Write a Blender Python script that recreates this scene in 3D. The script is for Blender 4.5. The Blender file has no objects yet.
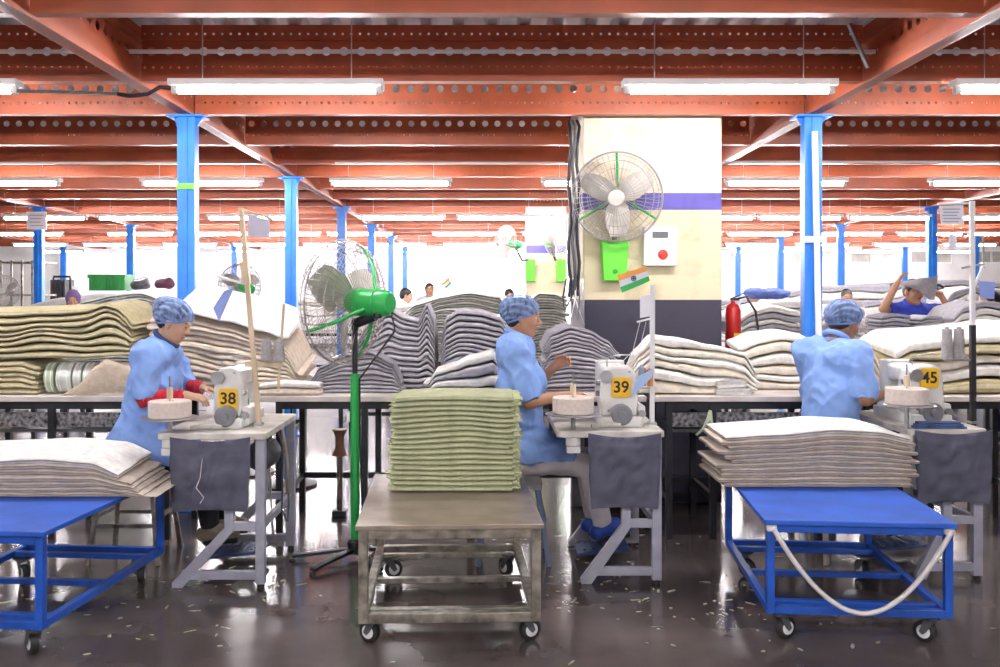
import bpy, math, random
import numpy as np
from mathutils import Vector, Matrix, noise
R = random.Random(7)
PI = math.pi
sc = bpy.context.scene
COL = sc.collection
F, VX, VY, CH = 950.0, 487.0, 293.0, 1.55      # focal length in px, vanishing point, eye height


def at(px, py, D):
    return Vector(((px - VX) / F * D, D, CH - (py - VY) / F * D))


def xz(px, py, D):
    p = at(px, py, D)
    return p.x, p.z


# ------------------------------------------------------------------ materials
MATS = {}


def mat(name, col, rough=.6, metal=0., var=.12, scale=8., bump=0., bscale=60., col2=None, spec=.5, detail=3., stretch=None, sheen=0.):
    if name in MATS:
        return MATS[name]
    m = bpy.data.materials.new(name)
    m.use_nodes = True
    nt = m.node_tree
    N, L = nt.nodes, nt.links
    b = N['Principled BSDF']
    b.inputs['Roughness'].default_value = rough
    b.inputs['Metallic'].default_value = metal
    b.inputs['Specular IOR Level'].default_value = spec
    if sheen:
        b.inputs['Sheen Weight'].default_value = sheen
    tc = N.new('ShaderNodeTexCoord')
    src = tc.outputs['Object']
    if stretch:
        mp = N.new('ShaderNodeMapping')
        mp.inputs['Scale'].default_value = stretch
        L.new(src, mp.inputs['Vector'])
        src = mp.outputs['Vector']
    n = N.new('ShaderNodeTexNoise')
    n.inputs['Scale'].default_value = scale
    n.inputs['Detail'].default_value = detail
    L.new(src, n.inputs['Vector'])
    r = N.new('ShaderNodeValToRGB')
    c2 = col2 or tuple(max(0, c * (1 - 2 * var)) for c in col)
    c1 = col if col2 else tuple(min(1, c * (1 + var)) for c in col)
    r.color_ramp.elements[0].position = .32
    r.color_ramp.elements[1].position = .68
    r.color_ramp.elements[0].color = (*c2, 1)
    r.color_ramp.elements[1].color = (*c1, 1)
    L.new(n.outputs['Fac'], r.inputs['Fac'])
    L.new(r.outputs['Color'], b.inputs['Base Color'])
    if bump:
        n2 = N.new('ShaderNodeTexNoise')
        n2.inputs['Scale'].default_value = bscale
        n2.inputs['Detail'].default_value = 4
        L.new(src, n2.inputs['Vector'])
        bp = N.new('ShaderNodeBump')
        bp.inputs['Strength'].default_value = bump
        bp.inputs['Distance'].default_value = .01
        L.new(n2.outputs['Fac'], bp.inputs['Height'])
        L.new(bp.outputs['Normal'], b.inputs['Normal'])
    MATS[name] = m
    return m


def emit(name, col, s):
    m = bpy.data.materials.new(name)
    m.use_nodes = True
    b = m.node_tree.nodes['Principled BSDF']
    b.inputs['Base Color'].default_value = (.9, .9, .9, 1)
    b.inputs['Emission Color'].default_value = (*col, 1)
    b.inputs['Emission Strength'].default_value = s
    MATS[name] = m
    return m


# ------------------------------------------------------------------ mesh building
WM = {}                                         # world matrices of the roots


class MB:
    def __init__(s):
        s.v, s.f = [], []

    def add(s, vs, fs):
        o = len(s.v)
        s.v.extend([tuple(p) for p in vs])
        s.f.extend([tuple(o + i for i in q) for q in fs])
        return s

    def box(s, c, d, rz=0., M=None):
        cx, cy, cz = c
        x, y, z = d[0] / 2, d[1] / 2, d[2] / 2
        vs = [(i * x, j * y, k * z) for k in (-1, 1) for j in (-1, 1) for i in (-1, 1)]
        if M is not None:
            vs = [M @ Vector(p) for p in vs]
        elif rz:
            co, si = math.cos(rz), math.sin(rz)
            vs = [(a * co - b * si, a * si + b * co, e) for a, b, e in vs]
        vs = [(a + cx, b + cy, e + cz) for a, b, e in vs]
        return s.add(vs, [(0, 2, 3, 1), (4, 5, 7, 6), (0, 1, 5, 4), (2, 6, 7, 3), (0, 4, 6, 2), (1, 3, 7, 5)])

    def b2(s, x0, x1, y0, y1, z0, z1):
        return s.box(((x0 + x1) / 2, (y0 + y1) / 2, (z0 + z1) / 2), (abs(x1 - x0), abs(y1 - y0), abs(z1 - z0)))

    def bar(s, p, q, w, h, up=(0, 0, 1)):
        p, q = Vector(p), Vector(q)
        d = q - p
        L = d.length
        d.normalize()
        u = Vector(up)
        if abs(d.dot(u)) > .98:
            u = Vector((0, 1, 0))
        a = d.cross(u).normalized()
        u = a.cross(d)
        M = Matrix((d, a, u)).transposed()
        return s.box((p + q) / 2, (L, w, h), M=M)

    def tube(s, pts, r, n=8, closed=False, cap=True):
        P = [Vector(p) for p in pts]
        m = len(P)
        rs = r if isinstance(r, (list, tuple)) else [r] * m
        vs, fs = [], []
        prev = None
        for i in range(m):
            a = P[(i - 1) % m] if (closed or i > 0) else P[i]
            b = P[(i + 1) % m] if (closed or i < m - 1) else P[i]
            d = (b - a)
            d = d.normalized() if d.length > 1e-9 else Vector((0, 0, 1))
            if prev is None:
                u = Vector((0, 0, 1)) if abs(d.z) < .9 else Vector((1, 0, 0))
                u = (u - d * u.dot(d)).normalized()
            else:
                u = prev - d * prev.dot(d)
                u = u.normalized() if u.length > 1e-6 else d.orthogonal().normalized()
            prev = u
            w = d.cross(u)
            for k in range(n):
                t = 2 * PI * k / n
                vs.append(P[i] + (u * math.cos(t) + w * math.sin(t)) * rs[i])
        for i in range(m if closed else m - 1):
            j = (i + 1) % m
            for k in range(n):
                l = (k + 1) % n
                fs.append((i * n + k, i * n + l, j * n + l, j * n + k))
        if cap and not closed:
            fs.append(tuple(range(n))[::-1])
            fs.append(tuple((m - 1) * n + k for k in range(n)))
        return s.add(vs, fs)

    def cyl(s, p, q, r, n=16, r2=None):
        return s.tube([p, q], [r, r if r2 is None else r2], n)

    def lathe(s, prof, n=24, M=None, loc=(0, 0, 0), ring=False):
        vs, fs = [], []
        for (r, z) in prof:
            for k in range(n):
                t = 2 * PI * k / n
                p = Vector((r * math.cos(t), r * math.sin(t), z))
                if M is not None:
                    p = M @ p
                vs.append(p + Vector(loc))
        m = len(prof)
        for i in range(m - 1):
            for k in range(n):
                l = (k + 1) % n
                fs.append((i * n + k, i * n + l, (i + 1) * n + l, (i + 1) * n + k))
        if ring:
            fs += [((m - 1) * n + k, (m - 1) * n + (k + 1) % n, (k + 1) % n, k) for k in range(n)]
        else:
            fs.append(tuple(range(n))[::-1])
            fs.append(tuple((m - 1) * n + k for k in range(n)))
        return s.add(vs, fs)

    def prism(s, poly, off, ext):
        """poly: list of 3D points (one planar loop); extruded by the vector ext."""
        e = Vector(ext)
        a = [Vector(p) + Vector(off) for p in poly]
        n = len(a)
        return s.add(a + [p + e for p in a], [tuple(range(n)), tuple(range(2 * n - 1, n - 1, -1))] +
                     [(i, n + i, n + (i + 1) % n, (i + 1) % n) for i in range(n)])

    def build(s, name, m, parent=None, world=False, smooth=None, bevel=0., keep=False):
        return mesh_obj(name, s.v, s.f, m, parent, world, smooth, bevel, keep)


def mesh_obj(name, v, f, m, parent=None, world=False, smooth=None, bevel=0., keep=False, fix=True):
    loc = Vector((0, 0, 0))
    if parent is not None and world:
        Mi = WM[parent.name].inverted()
        v = [Mi @ Vector(p) for p in v]
    elif parent is None and not keep:
        a = np.array([tuple(p) for p in v])
        lo, hi = a.min(0), a.max(0)
        loc = Vector(((lo[0] + hi[0]) / 2, (lo[1] + hi[1]) / 2, lo[2]))
        v = a - np.array(loc)
    me = bpy.data.meshes.new(name)
    me.from_pydata([tuple(p) for p in v], [], f)
    me.materials.append(m)
    if fix:
        import bmesh
        bm = bmesh.new()
        bm.from_mesh(me)
        bmesh.ops.recalc_face_normals(bm, faces=bm.faces)
        bm.to_mesh(me)
        bm.free()
    me.update()
    if smooth is not None:
        me.polygons.foreach_set('use_smooth', [True] * len(me.polygons))
        if smooth < 179:
            me.set_sharp_from_angle(angle=math.radians(smooth))
    o = bpy.data.objects.new(name, me)
    COL.objects.link(o)
    o.location = loc
    if parent is not None:
        o.parent = parent
        if parent.name in WM:
            WM[o.name] = WM[parent.name]
    else:
        WM[o.name] = Matrix.Translation(loc)
    if bevel:
        bv = o.modifiers.new('bevel', 'BEVEL')
        bv.width = bevel
        bv.segments = 2
        bv.limit_method = 'ANGLE'
        bv.angle_limit = math.radians(40)
    return o


def tag(o, label, cat, group=None, kind=None):
    if label:
        o['label'] = label
    if cat:
        o['category'] = cat
    if group:
        o['group'] = group
    if kind:
        o['kind'] = kind
    return o


def empty(name, loc, rz=0., label=None, cat=None, group=None):
    o = bpy.data.objects.new(name, None)
    COL.objects.link(o)
    o.empty_display_size = .1
    o.location = loc
    o.rotation_euler = (0, 0, rz)
    WM[o.name] = Matrix.Translation(loc) @ Matrix.Rotation(rz, 4, 'Z')
    tag(o, label, cat, group)
    return o


def struct(o, label=None):
    o['kind'] = 'structure'
    if label:
        o['label'] = label
    return o


def copy_tree(o, parent=None):
    c = o.copy()
    COL.objects.link(c)
    if parent is not None:
        c.parent = parent
    for ch in o.children:
        copy_tree(ch, c)
    return c


ORD = ['topmost', 'second', 'third', 'fourth', 'fifth', 'sixth', 'seventh', 'eighth', 'ninth', 'tenth', 'eleventh', 'twelfth',
       'thirteenth', 'fourteenth', 'fifteenth', 'sixteenth', 'seventeenth', 'eighteenth', 'nineteenth', 'twentieth',
       'twenty-first', 'twenty-second', 'twenty-third']
NTH = ['first'] + ORD[1:]

# palette (linear)
M_red = mat('red_oxide', (.50, .105, .05), .5, 0, .10, 5, .05)
M_blue = mat('blue_paint', (.018, .19, .68), .35, 0, .08, 6)
M_cart = mat('cart_blue', (.012, .085, .46), .4, 0, .12, 9)
M_white = mat('white_paint', (.78, .78, .78), .45, 0, .05, 6)
M_black = mat('black_steel', (.012, .012, .016), .45, 0, .2, 12)
M_grey = mat('grey_paint', (.36, .36, .43), .45, 0, .08, 10)
M_steel = mat('worn_steel', (.34, .31, .26), .38, .75, .3, 14, .1, 40)
M_chrome = mat('chrome', (.62, .62, .62), .25, 1., .05, 10)
M_rubber = mat('black_rubber', (.02, .02, .022), .6, 0, .1, 10)
M_green = mat('fan_green', (.03, .42, .09), .3, 0, .05, 6)
M_lime = mat('lime_green', (.10, .62, .02), .4, 0, .05, 6)
M_ply = mat('bench_top', (.62, .56, .52), .5, 0, .1, 5)
M_wood = mat('pale_wood', (.66, .52, .36), .6, 0, .12, 4, .05, 30, stretch=(6, 6, .6))
M_plast = mat('machine_white', (.74, .73, .70), .3, 0, .06, 9)
M_dgrey = mat('dark_grey', (.09, .09, .10), .5, 0, .15, 10)
M_mottle = mat('mottled_rail', (.30, .29, .30), .6, .2, .5, 40, detail=6)
# ------------------------------------------------------------------ the setting
ZB, BD = 2.83, .34                               # underside and depth of the ceiling beams
XG = [-11.06, -6.6, -2.14, 2.32, 6.55, 10.9]     # girder lines
YC = [6.8, 10.4, 14.0, 17.6, 21.2, 24.8]
YB, X0, X1 = 27.5, -15., 16.
M_floor = mat('concrete_floor', (.135, .108, .100), .22, 0, .3, 1.3, .05, 12, col2=(.050, .040, .039), detail=8)
nt = M_floor.node_tree
n3 = nt.nodes.new('ShaderNodeTexNoise')
n3.inputs['Scale'].default_value = 2.2
n3.inputs['Detail'].default_value = 7
mr = nt.nodes.new('ShaderNodeMapRange')
mr.inputs['From Min'].default_value = .35
mr.inputs['From Max'].default_value = .7
mr.inputs['To Min'].default_value = .14
mr.inputs['To Max'].default_value = .42
nt.links.new(n3.outputs['Fac'], mr.inputs['Value'])
nt.links.new(mr.outputs['Result'], nt.nodes['Principled BSDF'].inputs['Roughness'])
o = MB().b2(X0 - 1, X1 + 1, -5, YB + 1, -.1, 0).build('floor', M_floor, keep=True)
struct(o, 'dark glossy stained concrete floor')
# corrugated deck
mb = MB()
P = []
x = X0
while x < X1:
    P += [(x, .0), (x + .06, .0), (x + .08, .075), (x + .18, .075), ]
    x += .2
vs, fs = [], []
for (a, z) in P:
    vs += [(a, -5, ZB + BD + .01 + z), (a, YB, ZB + BD + .01 + z)]
for i in range(len(P) - 1):
    fs.append((2 * i, 2 * i + 1, 2 * i + 3, 2 * i + 2))
mb.add(vs, fs)
M_deck = mat('zinc_deck', (.78, .78, .80), .45, 0, .1, 3)
o = mb.build('ceiling', M_deck, keep=True)
struct(o, 'pale corrugated metal deck above the red beams')
# perforated red beams: small bolt holes are see-through dots in the material, big holes are cut
M_beam = mat('perforated_red', (.40, .088, .034), .42, 0, .12, 3, .05)
nt = M_beam.node_tree
N, L = nt.nodes, nt.links
tc = N.new('ShaderNodeTexCoord')
sp = N.new('ShaderNodeSeparateXYZ')
L.new(tc.outputs['Object'], sp.inputs[0])


def mth(op, a, b=None):
    n = N.new('ShaderNodeMath')
    n.operation = op
    for i, q in enumerate((a, b)):
        if q is None:
            continue
        if isinstance(q, (int, float)):
            n.inputs[i].default_value = q
        else:
            L.new(q, n.inputs[i])
    return n.outputs[0]


fx = mth('MULTIPLY', mth('SUBTRACT', mth('FRACT', mth('DIVIDE', sp.outputs[0], .052)), .5), .052)
fx2 = mth('POWER', fx, 2.)
ms = []
for zr in (.082, .285):
    d = mth('SQRT', mth('ADD', fx2, mth('POWER', mth('SUBTRACT', sp.outputs[2], zr), 2.)))
    ms.append(mth('LESS_THAN', d, .0075))
mk = mth('MAXIMUM', ms[0], ms[1])
tr = N.new('ShaderNodeBsdfTransparent')
mx = N.new('ShaderNodeMixShader')
L.new(mk, mx.inputs[0])
L.new(N['Principled BSDF'].outputs[0], mx.inputs[1])
L.new(tr.outputs[0], mx.inputs[2])
L.new(mx.outputs[0], N['Material Output'].inputs[0])


def beam_mesh(Lb, key={}):
    if Lb in key:
        return key[Lb]
    mb = MB()
    # web with round holes, z .12 .. .25 (set back 2 cm), plain lower and upper bands, flanges and lips
    n = max(1, int(Lb / .105))
    p = Lb / n
    zc, hh, rr, K = .185, .065, .027, 12
    y = .02
    for i in range(n):
        cx = -Lb / 2 + p * (i + .5)
        ring, sq = [], []
        for k in range(K):
            t = 2 * PI * k / K + PI / K
            c, s = math.cos(t), math.sin(t)
            ring.append((cx + rr * c, y, zc + rr * s))
            m = max(abs(c), abs(s))
            sq.append((cx + p / 2 * c / m, y, zc + hh * s / m))
        mb.add(ring + sq, [(k, (k + 1) % K, K + (k + 1) % K, K + k) for k in range(K)])
    h = Lb / 2
    prof = [(.075, .025), (.075, 0), (0, 0), (0, .12), (.02, .12)]
    top = [(.02, .25), (0, .25), (0, BD), (.075, BD), (.075, BD - .025)]
    for pr in (prof, top):
        for a, b in zip(pr[:-1], pr[1:]):
            mb.add([(-h, *a), (h, *a), (h, *b), (-h, *b)], [(0, 1, 2, 3)])
    me = bpy.data.meshes.new('ceiling_beam')
    me.from_pydata(mb.v, [], mb.f)
    me.materials.append(M_beam)
    key[Lb] = me
    return me


def beam(Lb, loc, rz=0):
    o = bpy.data.objects.new('ceiling_beam', beam_mesh(round(Lb, 2)))
    COL.objects.link(o)
    o.location = loc
    o.rotation_euler = (0, 0, rz)
    return struct(o)


YJ = [2.9, 4.34, 5.74, 6.80, 8.20, 9.4, 10.45, 11.7, 12.9, 14.05, 15.2, 16.4, 17.65, 18.8, 20., 21.25, 22.4, 23.6, 24.8, 26.]
XE = [X0] + XG + [X1]
for i in range(len(XE) - 1):
    a, b = XE[i] + .05, XE[i + 1] - .05
    for y in YJ:
        beam(b - a, ((a + b) / 2, y, ZB))
for g in XG:
    for s in (-1, 1):
        for k in range(9):                       # back-to-back girder channels, one length per bay
            y0 = 6.8 + 3.6 * (k - 3)
            beam(3.58, (g + s * .045, y0 + 1.8, ZB - .012), s * PI / 2)
# blue columns
def column(x, y, i):
    w, d = .125, .10
    mb = MB()
    # open channel upright: web towards the camera, two flanges with lips behind
    mb.b2(x - w / 2, x + w / 2, y - d / 2, y - d / 2 + .012, .012, ZB - .02)
    for s in (-1, 1):
        xa = x + s * (w / 2 - .006)
        mb.b2(xa - .006, xa + .006, y - d / 2 + .012, y + d / 2, .012, ZB - .02)
        mb.b2(xa - s * .006, xa - s * .034, y + d / 2 - .012, y + d / 2, .012, ZB - .02)
    mb.b2(x - .012, x + .012, y - d / 2 - .010, y - d / 2, .012, ZB - .02)
    mb.b2(x - .12, x + .12, y - .1, y + .1, 0, .012)
    mb.b2(x - .13, x + .13, y - .09, y + .09, ZB - .03, ZB - .014)
    for s in (-1, 1):
        mb.prism([(x + s * w / 2, y - .01, ZB - .03), (x + s * .105, y - .01, ZB - .03), (x + s * w / 2, y - .01, ZB - .09)], (0, 0, 0), (0, .02, 0))
    o = mb.build('steel_column', M_blue, bevel=.002)
    return struct(o, 'blue steel column')


for x in XG:
    for y in YC:
        if (x == XG[3] and y in (10.4,)):
            continue
        column(x, y, 0)
# concrete pillar with painted bands
PX0, PX1, PY0, PY1 = at(583, 0, 7.0).x, at(722, 0, 7.0).x, 7.0, 8.0
M_pil = mat('painted_concrete', (.78, .70, .58), .7, 0, .06, 4, .1, 30)
nt = M_pil.node_tree
N, L = nt.nodes, nt.links
tc = N.new('ShaderNodeTexCoord')
sp = N.new('ShaderNodeSeparateXYZ')
L.new(tc.outputs['Object'], sp.inputs[0])
rp = N.new('ShaderNodeValToRGB')
rp.color_ramp.interpolation = 'CONSTANT'
zz = lambda y: (CH - (y - VY) / F * 7.0) / 3.2
els = rp.color_ramp.elements
els[0].position, els[0].color = 0, (.030, .027, .048, 1)
els[1].position, els[1].color = zz(300), (.62, .54, .36, 1)
for yy, c in ((210, (.10, .085, .36, 1)), (194, (.76, .65, .50, 1))):
    e = els.new(zz(yy))
    e.color = c
dv = mth('DIVIDE', sp.outputs[2], 3.2)
L.new(dv, rp.inputs[0])
n1 = N.new('ShaderNodeTexNoise')
n1.inputs['Scale'].default_value = 7
n1.inputs['Detail'].default_value = 6
r1 = N.new('ShaderNodeValToRGB')
r1.color_ramp.elements[0].position = .3
r1.color_ramp.elements[0].color = (.78, .76, .72, 1)
r1.color_ramp.elements[1].position = .5
r1.color_ramp.elements[1].color = (1, 1, 1, 1)
L.new(tc.outputs['Object'], n1.inputs[0])
L.new(n1.outputs[0], r1.inputs[0])
mc = N.new('ShaderNodeMix')
mc.data_type = 'RGBA'
mc.blend_type = 'MULTIPLY'
mc.inputs[0].default_value = 1
L.new(rp.outputs[0], mc.inputs[6])
L.new(r1.outputs[0], mc.inputs[7])
L.new(mc.outputs[2], N['Principled BSDF'].inputs['Base Color'])
o = MB().b2(PX0, PX1, PY0, PY1, 0, ZB + BD).build('concrete_pillar', M_pil, bevel=.012)
struct(o, 'square concrete pillar painted cream with a violet stripe and black foot')
# second pillar far behind, cream with a violet stripe
o = MB().b2(at(527, 0, 14.6).x, at(566, 0, 14.6).x, 14.6, 15.3, 0, ZB + BD).build('concrete_pillar', M_pil, bevel=.012)
struct(o, 'farther cream pillar with a violet stripe')
# far walls
M_sheet = mat('white_sheeting', (.80, .78, .82), .8, 0, .06, 2, .35, 2.5)
M_wall = mat('far_wall', (.74, .72, .70), .7, 0, .06, 2)
XO0, XO1 = at(392, 0, YB).x, at(590, 0, YB).x      # bright opening
mb = MB().b2(X0, XO0, YB, YB + .15, 0, 3.25)
mb.b2(XO1, X1, YB, YB + .15, 0, 2.40)
mb.b2(XO1, X1, YB, YB + .15, 2.80, 3.25)
mb.b2(XO0, XO1, YB, YB + .15, 0, .7)
mb.b2(XO0, XO1, YB, YB + .15, 3.0, 3.25)
x = XO1
while x < X1:
    mb.b2(x, x + .55, YB, YB + .15, 2.40, 2.80)
    x += 1.75
o = mb.build('wall_back', M_wall, keep=True)
struct(o)
for nm, a, b in (('wall_left', X0 - .15, X0), ('wall_right', X1, X1 + .15)):
    struct(MB().b2(a, b, -5, YB + .15, 0, 3.3).build(nm, M_wall, keep=True))
struct(MB().b2(X0, X1, -5.15, -5, 0, 3.3).build('wall_front', M_wall, keep=True))
# hanging white sheeting before the left part of the far wall
vs, fs = [], []
xa, xb = -12.2, XO0 + .4
n = 120
for i in range(n + 1):
    x = xa + (xb - xa) * i / n
    for k in range(9):
        z = .1 + 2.7 * k / 8
        y = YB - .35 + .07 * math.sin(x * 5.1 + .6 * k) + .06 * math.sin(x * 2.3 - .5 * k) + .05 * noise.noise((x * 1.5, z * 2, 3))
        vs.append((x, y, z))
for i in range(n):
    for k in range(8):
        a = i * 9 + k
        fs.append((a, a + 9, a + 10, a + 1))
o = mesh_obj('sheeting_curtain', vs, fs, M_sheet, smooth=180)
sm = o.modifiers.new('s', 'SOLIDIFY')
sm.thickness = .01
tag(o, 'long white sheeting curtain hung across the far left wall', 'curtain')
# windows with frosted panes
M_pane = bpy.data.materials.new('frosted_pane')
M_pane.use_nodes = True
nt = M_pane.node_tree
nt.nodes.remove(nt.nodes['Principled BSDF'])
t1 = nt.nodes.new('ShaderNodeBsdfTranslucent')
t1.inputs[0].default_value = (.95, .95, .97, 1)
t2 = nt.nodes.new('ShaderNodeBsdfTransparent')
m1 = nt.nodes.new('ShaderNodeMixShader')
m1.inputs[0].default_value = .5
nt.links.new(t1.outputs[0], m1.inputs[1])
nt.links.new(t2.outputs[0], m1.inputs[2])
nt.links.new(m1.outputs[0], nt.nodes['Material Output'].inputs[0])
wi = 1


def window(x0, x1, z0, z1, nm):
    global wi
    o = MB().b2(x0, x1, YB + .07, YB + .08, z0, z1).build('window_%d' % wi, M_pane)
    struct(o)
    mb = MB()
    for k in range(nm + 1):
        x = x0 + (x1 - x0) * k / nm
        mb.b2(x - .025, x + .025, YB + .03, YB + .065, z0, z1)
    mb.b2(x0, x1, YB + .03, YB + .065, z0, z0 + .05)
    mb.b2(x0, x1, YB + .03, YB + .065, z1 - .05, z1)
    mb.build('window_frame', M_white, o, world=True)
    wi += 1


window(XO0, XO1, .7, 3.0, 4)
M_pane = mat('tan_grey_pane', (.46, .42, .38), .3, 0, .15, 3)  # opaque tan-grey panes for the windows on the right
x = XO1
while x + .55 < X1:
    window(x + .55, min(x + 1.75, X1), 2.40, 2.80, 2)
    x += 1.75
# ------------------------------------------------------------------ lights
TUBE = emit('tube_glow', (1., .965, .985), 115.)
M_caps = mat('tube_cap', (.55, .55, .55), .4, .3)


def tube_light(x, y, z, L=1.22):
    r = empty('ceiling_tube_light', (x, y, z))
    MB().b2(-L / 2 - .02, L / 2 + .02, -.055, .055, .022, .06).build('housing', M_white, r, bevel=.004)  # housing made wide and low to keep upward light off the beams
    MB().cyl((-L / 2 + .03, 0, 0), (L / 2 - .03, 0, 0), .020, 12).build('tube', TUBE, r, smooth=40)
    for s in (-1, 1):
        MB().b2(s * (L / 2 - .03), s * (L / 2 + .01), -.02, .02, -.022, .03).build('end_cap', M_caps, r, bevel=.003)
    for s in (-1, 1):
        MB().cyl((s * L * .36, 0, .06), (s * L * .36, 0, ZB + BD - z), .0035, 6).build('hanger', M_caps, r)
    return r


rows = [(-2.8, 2.75, [-4.6, -2., .7, 3.3]), (1.4, 2.75, [-4.6, -2., .7, 3.3]),
        (5.6, 2.745, [at(q, 0, 5.6).x for q in (-87, 277, 729, 1059)]),
        (9.8, 2.675, [at(q, 0, 9.8).x for q in (0, 202, 391, 602, 786, 990)]),
        (14., 2.65, [at(q, 0, 14.).x for q in (45, 140, 250, 403, 499, 592, 712, 800, 890, 985)]),
        (18., 2.66, [at(q, 0, 18.).x for q in (30, 140, 215, 288, 360, 465, 555, 690, 760, 850, 930, 1000)]),
        (22., 2.66, [at(q, 0, 22.).x for q in (40, 110, 190, 260, 330, 400, 470, 540, 690, 752, 822, 900, 970)]),
        (25.6, 2.66, [at(q, 0, 25.6).x for q in (60, 150, 240, 330, 420, 500, 570, 730, 800, 870, 950)])]
proto = None
for ri, (y, z, xs) in enumerate(rows):
    vis = 0
    for x in xs:
        px = VX + x * F / y if y > 3 else -999
        if proto is None:
            proto = tube_light(x, y, z)
            o = proto
        else:
            o = copy_tree(proto)
            o.location = (x, y, z)
        if y < 3:
            tag(o, 'fluorescent tube light hung outside the view', 'light', 'tube lights outside the view')
        else:
            tag(o, 'fluorescent tube light, %s from left in the %s row back from the camera' % (NTH[vis], ['nearest', 'second', 'third', 'fourth', 'fifth', 'farthest'][ri - 2]),
                'light', 'fluorescent tube lights under the red beams')
            vis += 1
W = bpy.data.worlds.new('World')
sc.world = W
W.use_nodes = True
bg = W.node_tree.nodes['Background']
bg.inputs[0].default_value = (.95, .97, 1, 1)
bg.inputs[1].default_value = 4.0
cam = bpy.data.cameras.new('camera')
co = bpy.data.objects.new('camera', cam)
COL.objects.link(co)
co.location = (0, 0, CH)
co.rotation_euler = (PI / 2, 0, 0)
cam.sensor_width = 36
cam.lens = F * 36 / 1000
cam.shift_x = (500 - VX) / 1000
cam.shift_y = -(333.5 - VY) / 1000
cam.clip_end = 200
sc.camera = co
vs_ = sc.view_settings
vs_.view_transform = 'Standard'
vs_.look = 'None'
vs_.gamma = 1
vs_.use_curve_mapping = False
vs_.exposure = 0.95
# ------------------------------------------------------------------ trolleys
def caster(r, x, y, rz, h=.105):
    c, s = math.cos(rz), math.sin(rz)
    def q(a, b, z):
        return (x + a * c - b * s, y + a * s + b * c, z)
    mb = MB()
    mb.box((x, y, h + .018), (.09, .09, .006), rz)
    mb.cyl(q(0, 0, h - .002), q(0, 0, h + .016), .026, 14)
    for sd in (-1, 1):
        pl = [q(-.02, sd * .026, h), q(.024, sd * .026, h), q(.045, sd * .026, .05), q(.030, sd * .026, .038), q(.014, sd * .026, .052)]
        e = Vector(q(0, sd * .026 + .003, 0)) - Vector(q(0, sd * .026, 0))
        mb.prism(pl, (0, 0, 0), e)
    cs = mb.build('caster', M_dgrey, r)
    M = Matrix.Rotation(rz, 3, 'Z') @ Matrix.Rotation(PI / 2, 3, 'X')
    ctr = q(.03, 0, .0495)
    MB().lathe([(.014, -.018), (.040, -.018), (.048, -.013), (.0495, 0), (.048, .013), (.040, .018), (.014, .018)], 24, M, ctr).build('wheel', M_rubber, cs, smooth=40)
    MB().lathe([(.006, -.022), (.026, -.020), (.030, -.0185), (.030, .0185), (.026, .020), (.006, .022)], 18, M, ctr).build('wheel_hub', M_white, cs, smooth=40)


def trolley(name, loc, rz, W_, L_, m, mtop, label, zt=.548, z0=.13, tw=.035, cast=(.5, 2.4, -.7, 1.9)):
    r = empty(name, loc, rz, label, 'trolley')
    h = W_ / 2
    MB().b2(-h - .012, h + .012, -.012, L_ + .012, zt - .022, zt).build('platform', mtop, r, bevel=.003)
    i = 0
    for x in (-h + tw / 2, h - tw / 2):
        for y in (tw / 2, L_ - tw / 2):
            MB().b2(x - tw / 2, x + tw / 2, y - tw / 2, y + tw / 2, z0, zt - .022).build('post', m, r, bevel=.003)
    for y in (tw / 2, L_ - tw / 2):
        MB().b2(-h + tw, h - tw, y - tw / 2, y + tw / 2, z0, z0 + tw).build('base_rail', m, r, bevel=.003)
        MB().b2(-h + tw, h - tw, y - tw / 2, y + tw / 2, zt - .022 - tw, zt - .022).build('top_rail', m, r, bevel=.003)
    for x in (-h + tw / 2, h - tw / 2):
        MB().b2(x - tw / 2, x + tw / 2, tw, L_ - tw, z0, z0 + tw).build('base_rail', m, r, bevel=.003)
    for y in (.12, L_ * .5, L_ - .14):
        MB().b2(-h + tw, h - tw, y - .02, y + .02, z0 + .004, z0 + .03).build('cross_bar', m, r, bevel=.003)
    for (x, y), a in zip(((-h + .07, .06), (h - .07, .06), (-h + .07, L_ - .14), (h - .07, L_ - .14)), cast):
        caster(r, x, y, a)
    return r


M_carttop = mat('cart_blue_top', (.018, .105, .54), .5, 0, .10, 6, .03, 80)
A = at(951, 520, 4.17)
B = at(768, 520, 4.17)
t3 = trolley('trolley', ((A.x + B.x) / 2, 4.17, 0), -.09, .795, 1.16, M_cart, M_carttop, 'blue steel trolley with a white cord looped across its front')
# sagging white cord tied between its front posts
pts = []
for i in range(25):
    u = i / 24
    pts.append((-.375 + .75 * u, -.032 - .02 * math.sin(PI * u), .515 - .355 * (1 - (abs(2 * u - 1)) ** 1.9)))
M_cord = mat('white_cord', (.72, .68, .66), .7, 0, .06, 20)
crd = MB().tube(pts, .011, 10).build('cord', M_cord, t3, smooth=60)
crd['label'] = 'white cord sagging between the front posts'
for s in (-1, 1):
    MB().lathe([(.022, -.012), (.024, 0), (.022, .012)], 12, Matrix.Identity(3), (s * .378, -.004, .512)).build('cord_knot', M_cord, t3, smooth=60)
C = at(39, 535, 3.99)
trolley('trolley', (C.x - .385, 4.03, 0), -.09, .80, 1.20, M_cart, M_carttop, 'blue steel trolley beside the woman at machine 38')
A, B = at(358, 525, 4.16), at(542, 525, 4.16)
M_board = mat('worn_board', (.34, .28, .22), .32, .35, .35, 7, .06, 30, col2=(.22, .18, .14), detail=8)
trolley('trolley', ((A.x + B.x) / 2, 4.16, 0), .045, .80, 1.16, M_steel, M_board, 'bare steel trolley with a worn grey top and green mats', zt=.537, z0=.105, tw=.042, cast=(2.6, .4, .3, 2.2))
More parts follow.
